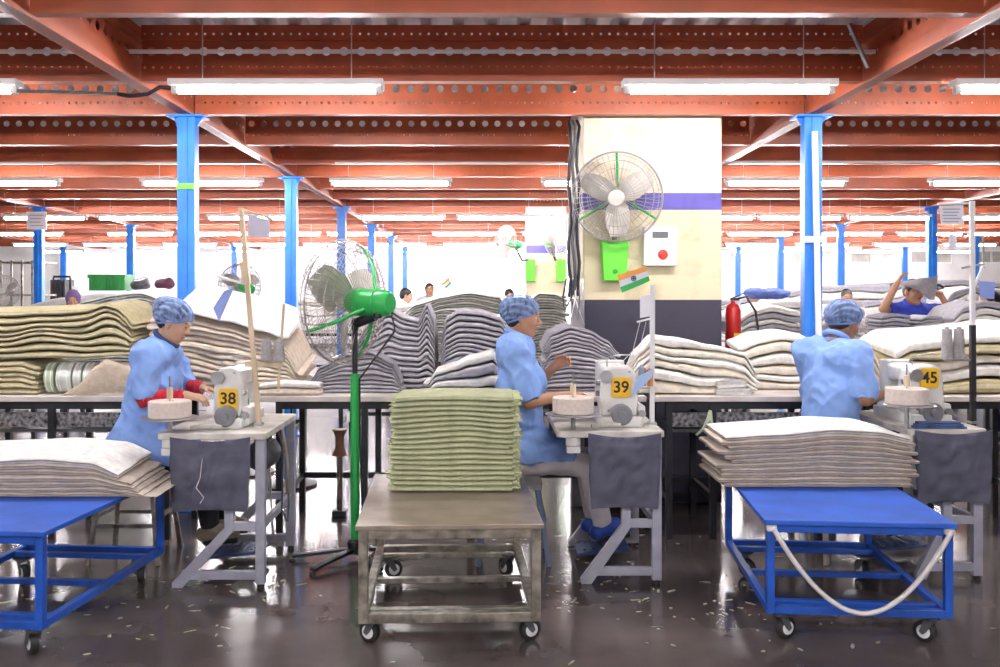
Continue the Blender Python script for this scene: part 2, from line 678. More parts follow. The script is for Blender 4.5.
# ------------------------------------------------------------------ workbenches
def bench(x0, x1, legs, y0=5.93, y1=6.62, z=.905, label='', top=M_ply, rail=True, mid=True, under=True):
    r = empty('workbench', ((x0 + x1) / 2, y0, 0), 0, label, 'workbench')
    MB().b2(x0, x1, y0, y1, z - .035, z).build('table_top', top, r, True, bevel=.004)
    for x in legs:
        for y in (y0 + .06, y1 - .06):
            MB().b2(x - .02, x + .02, y - .02, y + .02, 0, z - .035).build('leg', M_black, r, True, bevel=.002)
        MB().b2(x - .015, x + .015, y0 + .08, y1 - .08, .24, .28).build('side_stretcher', M_black, r, True)
    a, b = min(legs), max(legs)
    MB().b2(a + .02, b - .02, y1 - .075, y1 - .045, .24, .28).build('stretcher', M_black, r, True)
    MB().b2(a + .02, b - .02, y0 + .045, y0 + .075, z - .085, z - .035).build('apron', M_black, r, True)
    if rail:
        MB().b2(a + .02, b - .02, y0 + .10, y0 + .13, .70, .79).build('side_rail', M_mottle, r, True)
        MB().b2(x0 + .03, x1 - .03, y0 + .14, y1 - .1, .66, .68).build('under_shelf', M_dgrey, r, True)
    return r


X = lambda px, D=5.95: (px - VX) / F * D
bench(X(-60), X(176), [X(-40), X(49), X(165)], label='long workbench at left under the beige green piles')
bench(X(250), X(646), [X(278), X(364), X(470), X(630)], label='long workbench under the grey piles behind the fan', rail=False, y1=6.80)
bench(X(652), X(836), [X(670), X(714), X(822)], label='workbench under the cream folded mats by the pillar')
bench(X(848), X(1060), [X(868), X(975), X(1046)], label='workbench at right behind the machine numbered 45', rail=False)
# ------------------------------------------------------------------ piles of mats
def interp(P, x):
    if x <= P[0][0]:
        return P[0][1]
    for (a, b), (c, d) in zip(P[:-1], P[1:]):
        if x <= c:
            t = (x - a) / (c - a)
            t = t * t * (3 - 2 * t) * .6 + t * .4
            return b + (d - b) * t
    return P[-1][1]


def wool(name, c, dark=.62, sc_=170, warm=1.):
    return mat(name, c, .95, 0, .08, 26, .55, sc_, spec=.1, sheen=.15)


class Pile:
    """n mats between the bottom line and the top outline (both given at the front, in px at depth D0)."""
    def __init__(s, D0, D1, top, bot, n, seed=1, back=0., backlow=0., wave=.25, jit=.03, rot=0., nu=60, curl=0.):
        s.D0, s.D1, s.n, s.nu = D0, D1, n, nu
        s.top = [xz(a, b, D0) for a, b in top]
        s.bot = [xz(a, b, D0) for a, b in bot] if isinstance(bot, list) else None
        s.z0 = None if s.bot else bot
        s.seed, s.back, s.backlow, s.wave, s.jit, s.rot = seed, back, backlow, wave, jit, rot
        s.R = random.Random(seed)
        s.x0, s.x1 = s.top[0][0], s.top[-1][0]
        s.curl = curl

    def H(s, x, v, t):
        zt = interp(s.top, x) + s.back * v
        zb = s.z0 if s.bot is None else interp(s.bot, x) + s.backlow * v
        u = t + s.wave * t * (1 - t) * noise.noise((x * 3.1 + s.seed * 7.3, v * 1.3, t * 1.6 + s.seed))
        return zb + (zt - zb) * max(0, u)

    def mats(s, name, m, labels, cat, group, gap=.10, ext=None, fringe=False, shifts=None):
        out = []
        n = s.n
        for i in range(n):
            mm = m[i % len(m)] if isinstance(m, list) else m
            j0, j1, jf = (s.R.uniform(-1, 1) * s.jit for _ in range(3))
            xa, xb = s.x0 + j0, s.x1 + j1
            if shifts:
                xa += shifts(i)[0]
                xb += shifts(i)[1]
            ya, yb = s.D0 + abs(jf) * .8, s.D1 + jf * .5
            th = (s.top[len(s.top) // 2][1] - (s.z0 or s.bot[len(s.bot) // 2][1])) / n
            e = min(.5 * th, .02)
            dep = yb - ya
            gx = [s.x0 + (s.x1 - s.x0) * k / s.nu - xa for k in range(-3, s.nu + 4)]
            gy = [s.D0 + (s.D1 - s.D0) * k / 6 - ya for k in range(0, 7)]
            us = [0, .12 * e, .45 * e, e] + [q for q in gx if e * 1.3 < q < xb - xa - e * 1.3] + [xb - xa - e, xb - xa - .45 * e, xb - xa - .12 * e, xb - xa]
            vs_l = [0, .12 * e, .45 * e, e] + [q for q in gy if e * 1.3 < q < dep - e * 1.3] + [dep - e, dep - .45 * e, dep - .12 * e, dep]
            rnd = [.34, .68, .9] + [1] * (len(us) - 6) + [.9, .68, .34]
            rnv = [.34, .68, .9] + [1] * (len(vs_l) - 6) + [.9, .68, .34]
            V, Fc = [], []
            nu_, nv_ = len(us), len(vs_l)
            for sd in (0, 1):
                for a, u in enumerate(us):
                    x = xa + u
                    ed = .012 * noise.noise((x * 9, i * 3.7, s.seed))
                    for b, w in enumerate(vs_l):
                        xx = x + (.006 if a < 3 or a > nu_ - 4 else 0) * noise.noise((w / dep * 4, i * 2.1, s.seed + 9))
                        yy = ya + w + (ed if b < 3 else -ed if b > nv_ - 4 else 0)
                        xc = min(max(xx, s.x0), s.x1)
                        v = (yy - s.D0) / (s.D1 - s.D0)
                        lo = s.H(xc, v, i / n)
                        hi = s.H(xc, v, (i + 1) / n)
                        mid, ht = (lo + hi) / 2, (hi - lo) / 2 * (1 - gap) * rnd[a] * rnv[b]
                        ht = max(ht, .0006)
                        V.append((xx, yy, mid + (ht if sd else -ht)))
            o1 = nu_ * nv_
            for a in range(nu_ - 1):
                for b in range(nv_ - 1):
                    p = a * nv_ + b
                    Fc.append((p, p + 1, p + nv_ + 1, p + nv_))
                    Fc.append((o1 + p, o1 + p + nv_, o1 + p + nv_ + 1, o1 + p + 1))
            ring = [a * nv_ for a in range(nu_)] + [(nu_ - 1) * nv_ + b for b in range(1, nv_)] + [a * nv_ + nv_ - 1 for a in range(nu_ - 2, -1, -1)] + [b for b in range(nv_ - 2, 0, -1)]
            for p, q in zip(ring, ring[1:] + ring[:1]):
                Fc.append((p, q, q + o1, p + o1))
            o = mesh_obj(name, V, Fc, mm, smooth=180, fix=False)
            if n > 1:                            # the pale woven backing shows as a line along the folded edge
                o.data.materials.append(EDGE.get(mm.name, W_edge))
                nr_ = len(ring)
                for pp in o.data.polygons[len(o.data.polygons) - nr_:]:
                    pp.material_index = 1
            k = n - 1 - i
            if n == 1:
                lb = labels.replace('{n} ', '').replace(' of {p}', '').replace('{p}', 'pile')
            else:
                lb = labels.replace('{n}', ORD[k] + ('' if k == 0 else ' from the top'))
            tag(o, lb, cat, group)
            out.append(o)
        return out


W_green = wool('green_mat', (.41, .43, .25))
W_fringe = mat('green_fringe', (.54, .57, .34), .95, 0, .1, 30)
W_bg = wool('beige_green_mat', (.43, .37, .20))
W_beige = wool('beige_mat', (.62, .51, .39))
W_taupe = wool('taupe_mat', (.56, .475, .405))
W_taupe2 = wool('taupe_mat_light', (.64, .56, .48))
W_white = wool('white_mat', (.88, .86, .82))
W_grey = wool('grey_mat', (.25, .235, .27))
W_grey2 = wool('grey_mat_light', (.48, .46, .50))
W_cream = wool('cream_mat', (.78, .69, .53))
W_backing = mat('mat_backing', (.80, .78, .76), .9, 0, .05, 30, .3, 120)

W_edge = wool('edge_pale', (.74, .70, .64))
W_edged = wool('edge_dark', (.30, .24, .20))
W_edgeg = wool('edge_grey', (.38, .37, .41))
W_edgegn = wool('edge_green', (.56, .58, .38))
W_edgebg = wool('edge_beige_green', (.64, .57, .40))
EDGE = {'green_mat': W_edgegn, 'beige_green_mat': W_edgebg, 'taupe_mat': W_edged, 'taupe_mat_light': W_edged, 'grey_mat': W_edgeg, 'grey_mat_light': W_edgeg}
# stack on the steel trolley: folded green mats with a ragged fringe at the right end
def on_trolley(px0, px1, D):
    return
P = Pile(4.83, 5.27, [(392, 398), (430, 396), (470, 396), (512, 397)], .5385, 18, seed=3, wave=.14, jit=.014)
gm = P.mats('folded_mat', W_green, 'folded green mat, {n} on the bare steel trolley', 'mat', 'folded green mats on the bare steel trolley', gap=.12)
RR = random.Random(5)
for i, o in enumerate(gm):
    mb = MB()
    me = o.data
    xs = [v.co.x for v in me.vertices]
    for s, cnt in ((1, 34), (-1, 12)):
        xe = max(xs) if s > 0 else min(xs)
        zs = [v.co.z for v in me.vertices if abs(v.co.x - xe) < .02]
        zc = sum(zs) / len(zs)
        for k in range(cnt):
            y = -.20 + .42 * (k + RR.random()) / cnt if s < 0 else -.21 + .44 * (k + RR.random()) / cnt
            l = RR.uniform(.02, .055) if s > 0 else RR.uniform(.01, .03)
            dz = -RR.uniform(.0, .16 if i else .02) * l
            a = (xe - s * .02, y, zc)
            b = (xe + s * l * .5, y + RR.uniform(-.012, .012), zc + dz * .25 + RR.uniform(-.002, .004))
            c = (xe + s * l * .85, y + RR.uniform(-.025, .025), zc + dz)
            mb.tube([a, b, c], [.0042, .0038, .0022], 4)
    f = mb.build('fringe', W_fringe, o)
    f['kind'] = 'stuff'
# taupe mats on the right trolley
P = Pile(4.88, 5.33, [(727, 437), (780, 434), (835, 429), (880, 431), (917, 439)], .5495, 11, seed=4, wave=.16, jit=.028, back=.01)
P.mats('folded_mat', [W_taupe, W_taupe2], 'folded taupe mat, {n} on the trolley with the looped cord', 'mat', 'taupe mats on the trolley with the looped cord',
       shifts=lambda i: (-.05 * ((i * 7) % 5) / 4, .0))
o = [q for q in COL.objects if q.get('group') == 'taupe mats on the trolley with the looped cord'][-1]
o.data.materials[0] = W_white
o['label'] = 'white topped folded mat, topmost on the trolley with the looped cord'
# taupe mats on the left trolley, ends sliding off to the right
P = Pile(4.64, 5.10, [(-60, 462), (-10, 460), (40, 458), (90, 462), (125, 476), (150, 492)], .5495, 7, seed=8, wave=.3, jit=.02, back=.035)
P.mats('folded_mat', [W_taupe, W_taupe2], 'folded taupe mat, {n} on the trolley at far left', 'mat', 'taupe mats on the trolley at far left',
       shifts=lambda i: (0, .01 - .030 * i))
o = [q for q in COL.objects if q.get('group') == 'taupe mats on the trolley at far left'][-1]
o.data.materials[0] = W_white
o['label'] = 'white folded mat lying uppermost on the trolley at far left'
ZT = .9065


def pile(lbl, grp, D0, D1, top, bot, n, m, name='folded_mat', **k):
    g = {q: k.pop(q) for q in ('gap', 'shifts') if q in k}
    return Pile(D0, D1, top, bot, n, **k).mats(name, m, lbl, 'mat', grp, **g)


# left bench: small pile, rolls of binding tape, big pile across both
pile('beige green mat, {n} in the low pile on left bench', 'beige green mats in the low pile', 6.0, 6.5, [(-60, 366), (-20, 363), (20, 361), (36, 366)], ZT, 6, W_bg, seed=11, wave=.4, jit=.02, gap=.14)
M_tape = mat('tape_roll', (.42, .50, .36), .6, 0, .06, 8)
M_film = mat('clear_film', (.62, .66, .60), .2, 0, .1, 14)
RT = .100
for i, (a, b) in enumerate(((48.5, 58.5), (60.5, 76), (77, 86), (87, 97))):
    xa, xb = X(a, 6.1), X(b, 6.1)
    r = empty('tape_roll', ((xa + xb) / 2, 6.12, ZT), 0, '%s roll of pale green binding tape from left on the bench' % NTH[i], 'tape roll', 'rolls of binding tape under the beige green pile')
    h = (xb - xa) / 2 - .002
    Mx = Matrix.Rotation(PI / 2, 3, 'Y')
    MB().lathe([(.03, -h), (RT - .004, -h), (RT, -h + .004), (RT, h - .004), (RT - .004, h), (.03, h)], 36, Mx, (0, 0, RT)).build('tape', M_tape if i == 0 else M_film, r, smooth=40)
    for k in range(1, 3):
        MB().lathe([(RT + .0005, -.003), (RT + .001, 0), (RT + .0005, .003)], 36, Mx, ((k - 1.5) * h, 0, RT)).build('band', W_backing, r, smooth=40)
pile('beige green mat, {n} in the big pile on left bench', 'beige green mats in the big pile', 6.0, 6.55,
     [(-60, 312), (0, 311), (50, 309), (85, 308), (104, 303), (116, 306), (124, 313), (131, 322)],
     [(-60, 359.6), (20, 359.2), (80, 359.2), (131, 356)], 8, W_bg, seed=13, wave=.65, jit=.03, back=.03, gap=.26)
# beige cloth folded on the bench
pile('beige cloth folded over, lying before the tape rolls', 'x', 5.95, 6.0, [(61, 394.5), (75, 386), (95, 364), (105, 357), (128, 364), (133, 372)], ZT, 1, W_beige, name='folded_cloth', seed=3)
# beige pile behind the woman at machine 38 with a white sheet over it
P = dict(seed=21, wave=.5, jit=.03)
pile('beige mat, {n} in the pile behind machine 38', 'beige mats behind machine 38', 6.10, 6.62, [(150, 316), (185, 318), (225, 327), (262, 338), (285, 346), (299, 372)], ZT, 12, W_beige, back=.10, gap=.16, **P)
pile('white sheet spread over the beige pile behind machine 38', 'y', 6.06, 6.66, [(168, 308), (185, 310), (225, 319), (262, 329), (284, 336)], [(168, 312.5), (185, 314.5), (225, 323), (262, 333), (284, 340)], 1, W_backing, name='white_sheet', back=.175, backlow=.115, seed=2)
pile('flat beige mat, {n} on the bench beside machine 38', 'beige mats lying flat on the bench', 5.945, 6.07, [(256, 384), (285, 381), (318, 383)], ZT, 2, [W_beige, W_white], seed=5, jit=.02)
# grey piles
pile('grey mat, {n} in the low grey pile behind the green fan', 'grey mats in the low pile', 6.11, 6.34, [(308, 383), (320, 366), (345, 352), (370, 350), (392, 362), (402, 382)], ZT, 9, [W_grey, W_grey2], seed=31, wave=.5, jit=.02, gap=.22)
pile('grey mat, {n} in the slumped pile right of the fan', 'grey mats in the slumped pile', 6.38, 6.76, [(352, 345), (372, 318), (388, 306), (405, 316), (418, 319), (427, 302), (433, 316), (436, 340)], ZT + .0, 14, [W_grey, W_grey2], seed=33, wave=.5, jit=.006, gap=.30)
pile('grey mat, {n} in the arched pile right of the slumped one', 'grey mats in the arched pile', 6.40, 6.78, [(440, 340), (446, 316), (458, 309), (480, 310), (500, 316), (512, 330)], ZT, 14, [W_grey, W_grey2], seed=35, wave=.4, jit=.006, gap=.27)
pile('grey and white mat, {n} in the heap behind the green mats', 'grey and white mats in the crumpled heap', 5.96, 6.33, [(427, 382), (436, 370), (455, 364), (470, 357), (492, 352), (500, 360)], ZT, 4, [W_grey, W_backing, W_grey2, W_backing], seed=37, wave=.8, jit=.03, gap=.2)
pile('grey mat, {n} in the pile just before the pillar', 'grey mats in the pile right of the woman', 6.2, 6.75, [(545, 344), (552, 332), (570, 325), (590, 330), (608, 340), (618, 352)], ZT, 15, [W_grey, W_grey2], seed=39, wave=.35, jit=.02, gap=.22)
# cream folded mats by the pillar
pile('cream folded mat, {n} in the pile before the pillar', 'cream mats in the pile before the pillar', 6.0, 6.25, [(628, 372), (640, 350), (655, 335), (680, 337), (715, 345), (745, 352), (758, 372)], ZT, 6, [W_cream, W_white], seed=41, wave=.9, jit=.03, gap=.2)
pile('cream folded mat, {n} in the pile right of the pillar', 'cream mats in the pile right of the pillar', 6.30, 6.60, [(740, 346), (760, 338), (785, 335), (810, 339), (830, 350)], ZT, 6, [W_cream, W_white], seed=43, wave=.7, jit=.02, gap=.2, back=.04)
pile('small white pad, {n} on the bench before the cream mats', 'small white pads', 5.945, 5.985, [(719, 381), (735, 379), (752, 380)], ZT, 2, W_white, name='small_pad', seed=45)
# right bench
pile('cream mat, {n} in the pile beside the person seen from behind', 'cream mats by the woman at machine 45', 6.0, 6.5, [(858, 346), (867, 341), (875, 350), (885, 372)], ZT, 4, W_cream, seed=47, wave=.5, gap=.2)
pile('green and cream mat, {n} in the pile behind machine 45', 'green and cream mats behind machine 45', 6.0, 6.6, [(893, 350), (915, 339), (950, 337), (985, 334), (1030, 328), (1060, 330)], ZT, 5, [W_bg, W_white, W_cream], seed=49, wave=.7, gap=.2, jit=.03, back=.05)
# ------------------------------------------------------------------ sewing stations (local x to the right, y away, origin at the front right foot)
M_top = mat('station_top', (.60, .57, .52), .4, 0, .15, 9)
M_pouch = mat('pouch_cloth', (.105, .105, .150), .95, 0, .10, 12, .4, 200)
M_yel = mat('plate_yellow', (.86, .50, .01), .4, 0, .04, 10)
M_ink = mat('ink_black', (.01, .01, .01), .5, 0, 0, 10)
M_tapew = mat('cream_tape', (.70, .60, .53), .8, 0, .05, 60, .2, 200)
M_steelc = mat('machine_steel', (.45, .45, .46), .28, .9, .1, 20)
M_bluetag = mat('blue_paper', (.28, .38, .78), .7, 0, .04, 8)
M_paper = mat('white_paper', (.80, .79, .84), .7, 0, .03, 8)
M_cone = mat('grey_thread', (.42, .40, .40), .9, 0, .1, 60, .3, 220)


def rbox(mb, x0, x1, y0, y1, z0, z1, r, n=4, axis='y'):
    """box with rounded edges along one axis"""
    def corner(a0, a1, b0, b1):
        P = []
        for (cx, cy, t0) in ((a1 - r, b1 - r, 0), (a0 + r, b1 - r, PI / 2), (a0 + r, b0 + r, PI), (a1 - r, b0 + r, 1.5 * PI)):
            for k in range(n + 1):
                t = t0 + PI / 2 * k / n
                P.append((cx + r * math.cos(t), cy + r * math.sin(t)))
        return P
    if axis == 'y':
        mb.prism([(a, y0, b) for a, b in corner(x0, x1, z0, z1)], (0, 0, 0), (0, y1 - y0, 0))
    elif axis == 'z':
        mb.prism([(a, b, z0) for a, b in corner(x0, x1, y0, y1)], (0, 0, 0), (0, 0, z1 - z0))
    else:
        mb.prism([(x0, a, b) for a, b in corner(y0, y1, z0, z1)], (0, 0, 0), (x1 - x0, 0, 0))
    return mb


def text_obj(name, body, size, m, parent, loc, rot, ext=.001, align='CENTER'):
    cu = bpy.data.curves.new(name, 'FONT')
    cu.body = body
    cu.size = size
    cu.extrude = ext
    cu.offset = size * .02
    cu.align_x = align
    cu.align_y = 'CENTER'
    o = bpy.data.objects.new(name, cu)
    COL.objects.link(o)
    dg = bpy.context.evaluated_depsgraph_get()
    me = bpy.data.meshes.new_from_object(o.evaluated_get(dg))
    bpy.data.objects.remove(o)
    o = bpy.data.objects.new(name, me)
    COL.objects.link(o)
    me.materials.clear()
    me.materials.append(m)
    o.location = loc
    o.rotation_euler = rot
    o.parent = parent
    return o


def station(ox, oy, num, label, mx, wide, tapex, tape_py, who, zpl=.985, fx=-.43, tl=-.56):
    r = empty('sewing_machine', (ox, oy, 0), 0, label, 'sewing machine')
    mb = MB()
    rbox(mb, tl, .012, -.03, .79, .785, .818, .03, axis='z')
    mb.build('table_top', M_top, r, bevel=.004)
    for y in (0, .76):
        MB().b2(-.052, 0, y, y + .04, .02, .785).build('leg', M_grey, r, bevel=.005)
        # cranked leg: foot out to the left, straight above the mid strut
        P = [(fx, .0), (fx + .055, .0), (-.165, .30), (-.165, .785), (-.215, .785), (-.215, .315), (fx, .03)]
        MB().prism([(a, y, b) for a, b in P], (0, 0, 0), (0, .04, 0)).build('leg', M_grey, r, bevel=.005)
        MB().b2(fx + .05, -.05, y + .003, y + .037, .045, .09).build('foot_bar', M_grey, r, bevel=.004)
        MB().b2(-.17, -.05, y + .003, y + .037, .30, .345).build('strut', M_grey, r, bevel=.004)
        for x in (fx + .02, -.026):
            MB().cyl((x, y + .02, 0), (x, y + .02, .03), .020, 10).build('rubber_foot', M_rubber, r)
    MB().b2(-.04, -.012, .04, .76, .30, .34).build('stretcher', M_grey, r, bevel=.003)
    # motor and treadle under the top
    mb = MB()
    mb.lathe([(.03, -.12), (.075, -.11), (.085, -.09), (.085, .07), (.06, .11), (.02, .14)], 20, Matrix.Rotation(PI / 2, 3, 'X'), (-.115, .45, .63))
    mb.b2(-.155, -.075, .40, .50, .70, .785)
    mb.build('motor', M_dgrey, r, smooth=40)
    mb = MB()
    mb.box((-.26, .50, .066), (.30, .22, .014), M=Matrix.Rotation(-.10, 3, 'Y'))
    for k in range(5):
        mb.box((-.37 + .05 * k, .50, .078 + .005 * k), (.012, .20, .006), M=Matrix.Rotation(-.10, 3, 'Y'))
    mb.build('treadle', mat('treadle_blue', (.035, .07, .20), .5, .2, .2, 9), r)
    MB().bar((-.085, .57, .10), (-.10, .53, .56), .012, .012).build('pitman_rod', M_steelc, r)
    MB().cyl((-.40, .66, .06), (-.04, .66, .06), .014, 10).build('treadle_axle', M_steelc, r)
    # the machine itself, its handwheel end to the camera
    w = wide / 2
    mb = MB()
    rbox(mb, mx - w - .02, mx + w + .02, .13, .66, .818, .872, .012, axis='z')
    mb.build('machine_bed', M_plast, r, bevel=.005)
    mb = MB()
    P = []
    prof = [(-w, .87), (-w * 1.05, .95), (-w, 1.06), (-w * .86, 1.115), (-w * .5, 1.14), (w * .5, 1.145), (w * .86, 1.12), (w, 1.06), (w * 1.03, .95), (w, .87)]
    mb.prism([(mx + a, .19, b) for a, b in prof], (0, 0, 0), (0, .16, 0))
    mb.build('machine_column', M_plast, r, bevel=.012, smooth=35)
    mb = MB()
    rbox(mb, mx - w * .72, mx + w * .72, .34, .60, 1.03, 1.135, .03, axis='y')
    mb.build('machine_arm', M_plast, r, bevel=.004, smooth=35)
    mb = MB()
    rbox(mb, mx - w * .85, mx + w * .85, .56, .66, .935, 1.15, .03, axis='z')
    hd = mb.build('machine_head', M_plast, r, bevel=.006, smooth=35)
    MB().cyl((mx, .62, .875), (mx, .62, .95), .006, 8).build('needle_bar', M_steelc, hd)
    mb = MB()
    mb.cyl((mx, .585, .90), (mx, .585, .95), .005, 8)
    mb.box((mx, .60, .885), (.022, .05, .008))
    mb.build('presser_foot', M_steelc, hd)
    mb = MB()
    mb.lathe([(.012, -.03), (.045, -.03), (.058, -.022), (.058, .02), (.05, .028), (.022, .03), (.020, .045), (.012, .045)], 28, Matrix.Rotation(PI / 2, 3, 'X'), (mx + .005, .145, .885))
    mb.build('handwheel', mat('wheel_grey', (.22, .22, .24), .4, .2, .1, 10), r, smooth=40)
    MB().lathe([(.010, -.012), (.036, -.012), (.036, .012), (.010, .012)], 20, Matrix.Rotation(PI / 2, 3, 'X'), (mx - w - .005 + .03, .172, 1.09)).build('tension_dial', M_steelc, r, smooth=40)
    for k, (a, z) in enumerate(((-w * 1.02, .99), (-w * 1.02, 1.05), (w * 1.0, 1.0))):
        MB().lathe([(.004, -.022), (.015, -.02), (.017, 0), (.012, .012), (.006, .02)], 14, Matrix.Rotation(PI / 2, 3, 'Y'), (mx + a, .25, z)).build('knob', M_steelc, r, smooth=40)
    # extra guides, screws and wires on the head end
    for a in (-.6, .55):
        for z in (.90, 1.115):
            MB().lathe([(.002, -.004), (.007, -.004), (.007, .003), (.002, .003)], 10, Matrix.Rotation(PI / 2, 3, 'X'), (mx + a * w, .187, z)).build('screw', M_steelc, r)
    MB().tube([(mx - w * .6, .25, 1.14), (mx - w * .6, .25, 1.19), (mx + w * .2, .25, 1.205), (mx + w * .9, .27, 1.2)], .004, 6).build('thread_guide', M_steelc, r, smooth=60)
    mb = MB()
    rbox(mb, mx + w + .005, mx + w + .045, .20, .42, .825, .93, .015, axis='y')
    mb.build('gear_case', M_plast, r, bevel=.004)
    MB().lathe([(.006, -.012), (.02, -.012), (.022, 0), (.02, .012), (.006, .012)], 18, Matrix.Rotation(PI / 2, 3, 'X'), (mx + w + .025, .188, .885)).build('gear_knob', M_steelc, r, smooth=40)
    # yellow number plate
    pl = MB()
    rbox(pl, -.052, .052, 0, .004, -.055, .055, .014, axis='y')
    pl = pl.build('number_plate', M_yel, r)
    pl.location = (mx + .008, .176, zpl)
    pl['label'] = 'yellow plate reading %s' % num
    text_obj('number', num, .088, M_ink, pl, (0, -.001, 0), (PI / 2, 0, 0))
    # tape roll stand at the front left corner
    tx, ty = tapex, .02
    ztp = tape_py
    MB().cyl((tx, ty, .70), (tx, ty, ztp), .012, 12).build('stand_post', M_steelc, r, smooth=40)
    MB().lathe([(.01, -.004), (.145, -.003), (.150, 0), (.145, .003), (.01, .004)], 36, Matrix.Identity(3), (tx, ty, ztp)).build('stand_plate', M_steelc, r, smooth=40)
    mb = MB()
    mb.lathe([(.03, 0), (.04, .005), (.04, .05), (.03, .055)], 16, Matrix.Identity(3), (tx, ty, .735))
    mb.b2(tx - .035, tx + .035, ty - .03, ty + .03, .70, .735)
    mb.build('stand_clamp', M_plast, r, smooth=30)
    MB().cyl((tx, ty, ztp + .004), (tx, ty, ztp + .22), .0055, 10).build('spindle', M_steelc, r, smooth=40)
    MB().lathe([(.007, 0), (.016, 0), (.016, .055), (.012, .06), (.007, .06)], 14, Matrix.Identity(3), (tx, ty, ztp + .10)).build('spindle_sleeve', M_wood, r, smooth=40)
    # cables down the side
    MB().tube([(.0, .30, .79), (.03, .30, .70), (.025, .32, .5), (.01, .36, .33), (.03, .42, .25), (.02, .5, .33), (.0, .55, .6)], .006, 8).build('cable', M_dgrey, r, smooth=60)
    MB().tube([(.012, .36, .79), (.035, .38, .62), (.03, .42, .45), (.012, .5, .4)], .010, 8).build('cable', mat('tan_hose', (.42, .34, .26), .7, 0, .1, 20), r, smooth=60)
    # roll of tape lying on the plate: its own thing
    t = MB().lathe([(.024, 0), (.106, .0), (.110, .004), (.110, .081), (.106, .085), (.024, .085)], 40, Matrix.Identity(3), (ox + tx, oy + ty, ztp + .0055), ring=True).build('tape_roll', M_tapew, smooth=40)
    tag(t, 'fat roll of cream tape on a round plate beside %s' % who, 'tape roll')
    # scraps of cloth and strip of tape on the top
    if num == '45':
        return r
    c = MB()
    pts = [(tx + .10, ty + .02, .828), (tx + .20, ty + .05, .833), (tx + .26, ty + .05, .829)]
    c.tube([(a + ox, b + oy, z + .008) for a, b, z in pts], [.012, .017, .010], 8)
    tag(c.build('rag', mat('rag_cloth', (.50, .48, .44), .95, 0, .15, 20), smooth=60), 'twisted rag lying on the sewing table of %s' % who, 'rag')
    return r


def pouch(ox, oy, x0, x1, z0, z1, label, seed):
    """sewing waste pouch slung from the front edge: a soft bag with a front pocket seam"""
    nx, nz = 26, 26
    V, Fc = [], []
    for sd in (0, 1):
        for k in range(nz + 1):
            for i in range(nx + 1):
                u, t = i / nx, k / nz
                x = x0 + (x1 - x0) * u
                sag = .022 * math.sin(PI * u) * (1 - t) ** 3
                z = z1 - (z1 - z0) * t + .0 - sag + .012 * math.sin(PI * u) * t
                x += .016 * (t ** 2) * (.5 - u) * 2 + .006 * noise.noise((t * 4, seed, u))
                bul = math.sin(PI * min(1, max(0, u))) ** .6 * math.sin(PI * min(1, t * .9 + .08)) ** .8
                y = -.040 - .032 * bul - .035 * noise.noise((u * 4, t * 3.2, seed)) * bul - .028 * noise.noise((u * 7 + t * 6, t * 3 - u * 4, seed + 4)) * bul
                if .12 < t < .17 and .03 < u < .97:
                    y -= .006
                if sd:
                    y = -.034 + .002 * math.sin(9 * u)
                V.append((ox + x, oy + y, z))
    w = nx + 1
    o1 = w * (nz + 1)
    for k in range(nz):
        for i in range(nx):
            p = k * w + i
            Fc.append((p, p + 1, p + w + 1, p + w))
            Fc.append((o1 + p, o1 + p + w, o1 + p + w + 1, o1 + p + 1))
    ring = list(range(w)) + [k * w + nx for k in range(1, nz + 1)] + [nz * w + i for i in range(nx - 1, -1, -1)] + [k * w for k in range(nz - 1, 0, -1)]
    for p, q in zip(ring, ring[1:] + ring[:1]):
        Fc.append((p, p + o1, q + o1, q))
    o = mesh_obj('cloth_pouch', V, Fc, M_pouch, smooth=70)
    tag(o, label, 'pouch')
    return o


S39, S38, S45 = (.93, 5.05), (-1.164, 4.98), (2.68, 5.13)
W38, W39, W45 = 'the person with red sleeves', 'the person before the pillar', 'the person seen from behind'
station(*S38, '38', 'left sewing machine table with yellow plate 38, used by ' + W38, -.25, .145, -.505, .893, W38, .975, -.49)
station(*S39, '39', 'middle sewing machine table with yellow plate 39, used by ' + W39, -.20, .20, -.47, .905, W39, 1.03)
station(*S45, '45', 'right sewing machine table with yellow plate 45, used by ' + W45, -.215, .19, -.405, .945, W45, 1.075, -.36, -.42)
pouch(*S38, -.487, -.068, .41, .80, 'slate grey cloth pouch with a loose thread, hanging from the left sewing table', 1)
pouch(*S39, -.395, -.012, .41, .81, 'slate grey cloth pouch hanging from the middle sewing table', 2)
pouch(*S45, -.385, .030, .42, .815, 'slate grey cloth pouch hanging from the right sewing table', 3)
# loose thread caught on the first pouch
th = MB().tube([(S38[0] - .30, S38[1] - .096, .70), (S38[0] - .31, S38[1] - .10, .60), (S38[0] - .33, S38[1] - .102, .55), (S38[0] - .29, S38[1] - .103, .50), (S38[0] - .31, S38[1] - .10, .47)], .0022, 5).build('thread', M_cord, smooth=60)
tag(th, 'loose pale thread hanging over the pouch of machine 38', 'thread')
# denim-blue cloth folded on the table of machine 45
mb = MB()
for k in range(3):
    rbox(mb, S45[0] - .375 + .01 * k, S45[0] - .10 - .015 * k, S45[1] - .025 + .004 * k, S45[1] + .035, .820 + k * .012, .831 + k * .012, .005, axis='x')
tag(mb.build('folded_cloth', mat('denim_cloth', (.07, .11, .26), .9, 0, .2, 20, .3, 120), smooth=60), 'folded denim blue cloth at the front of machine 45', 'cloth')


# ---- thread stands with their papers
def paper(name, label, cat, corners, m, group=None, text=None):
    n = (Vector(corners[1]) - Vector(corners[0])).cross(Vector(corners[3]) - Vector(corners[0])).normalized() * .002
    return tag(MB().prism(corners, (0, 0, 0), n).build(name, m), label, cat, group)


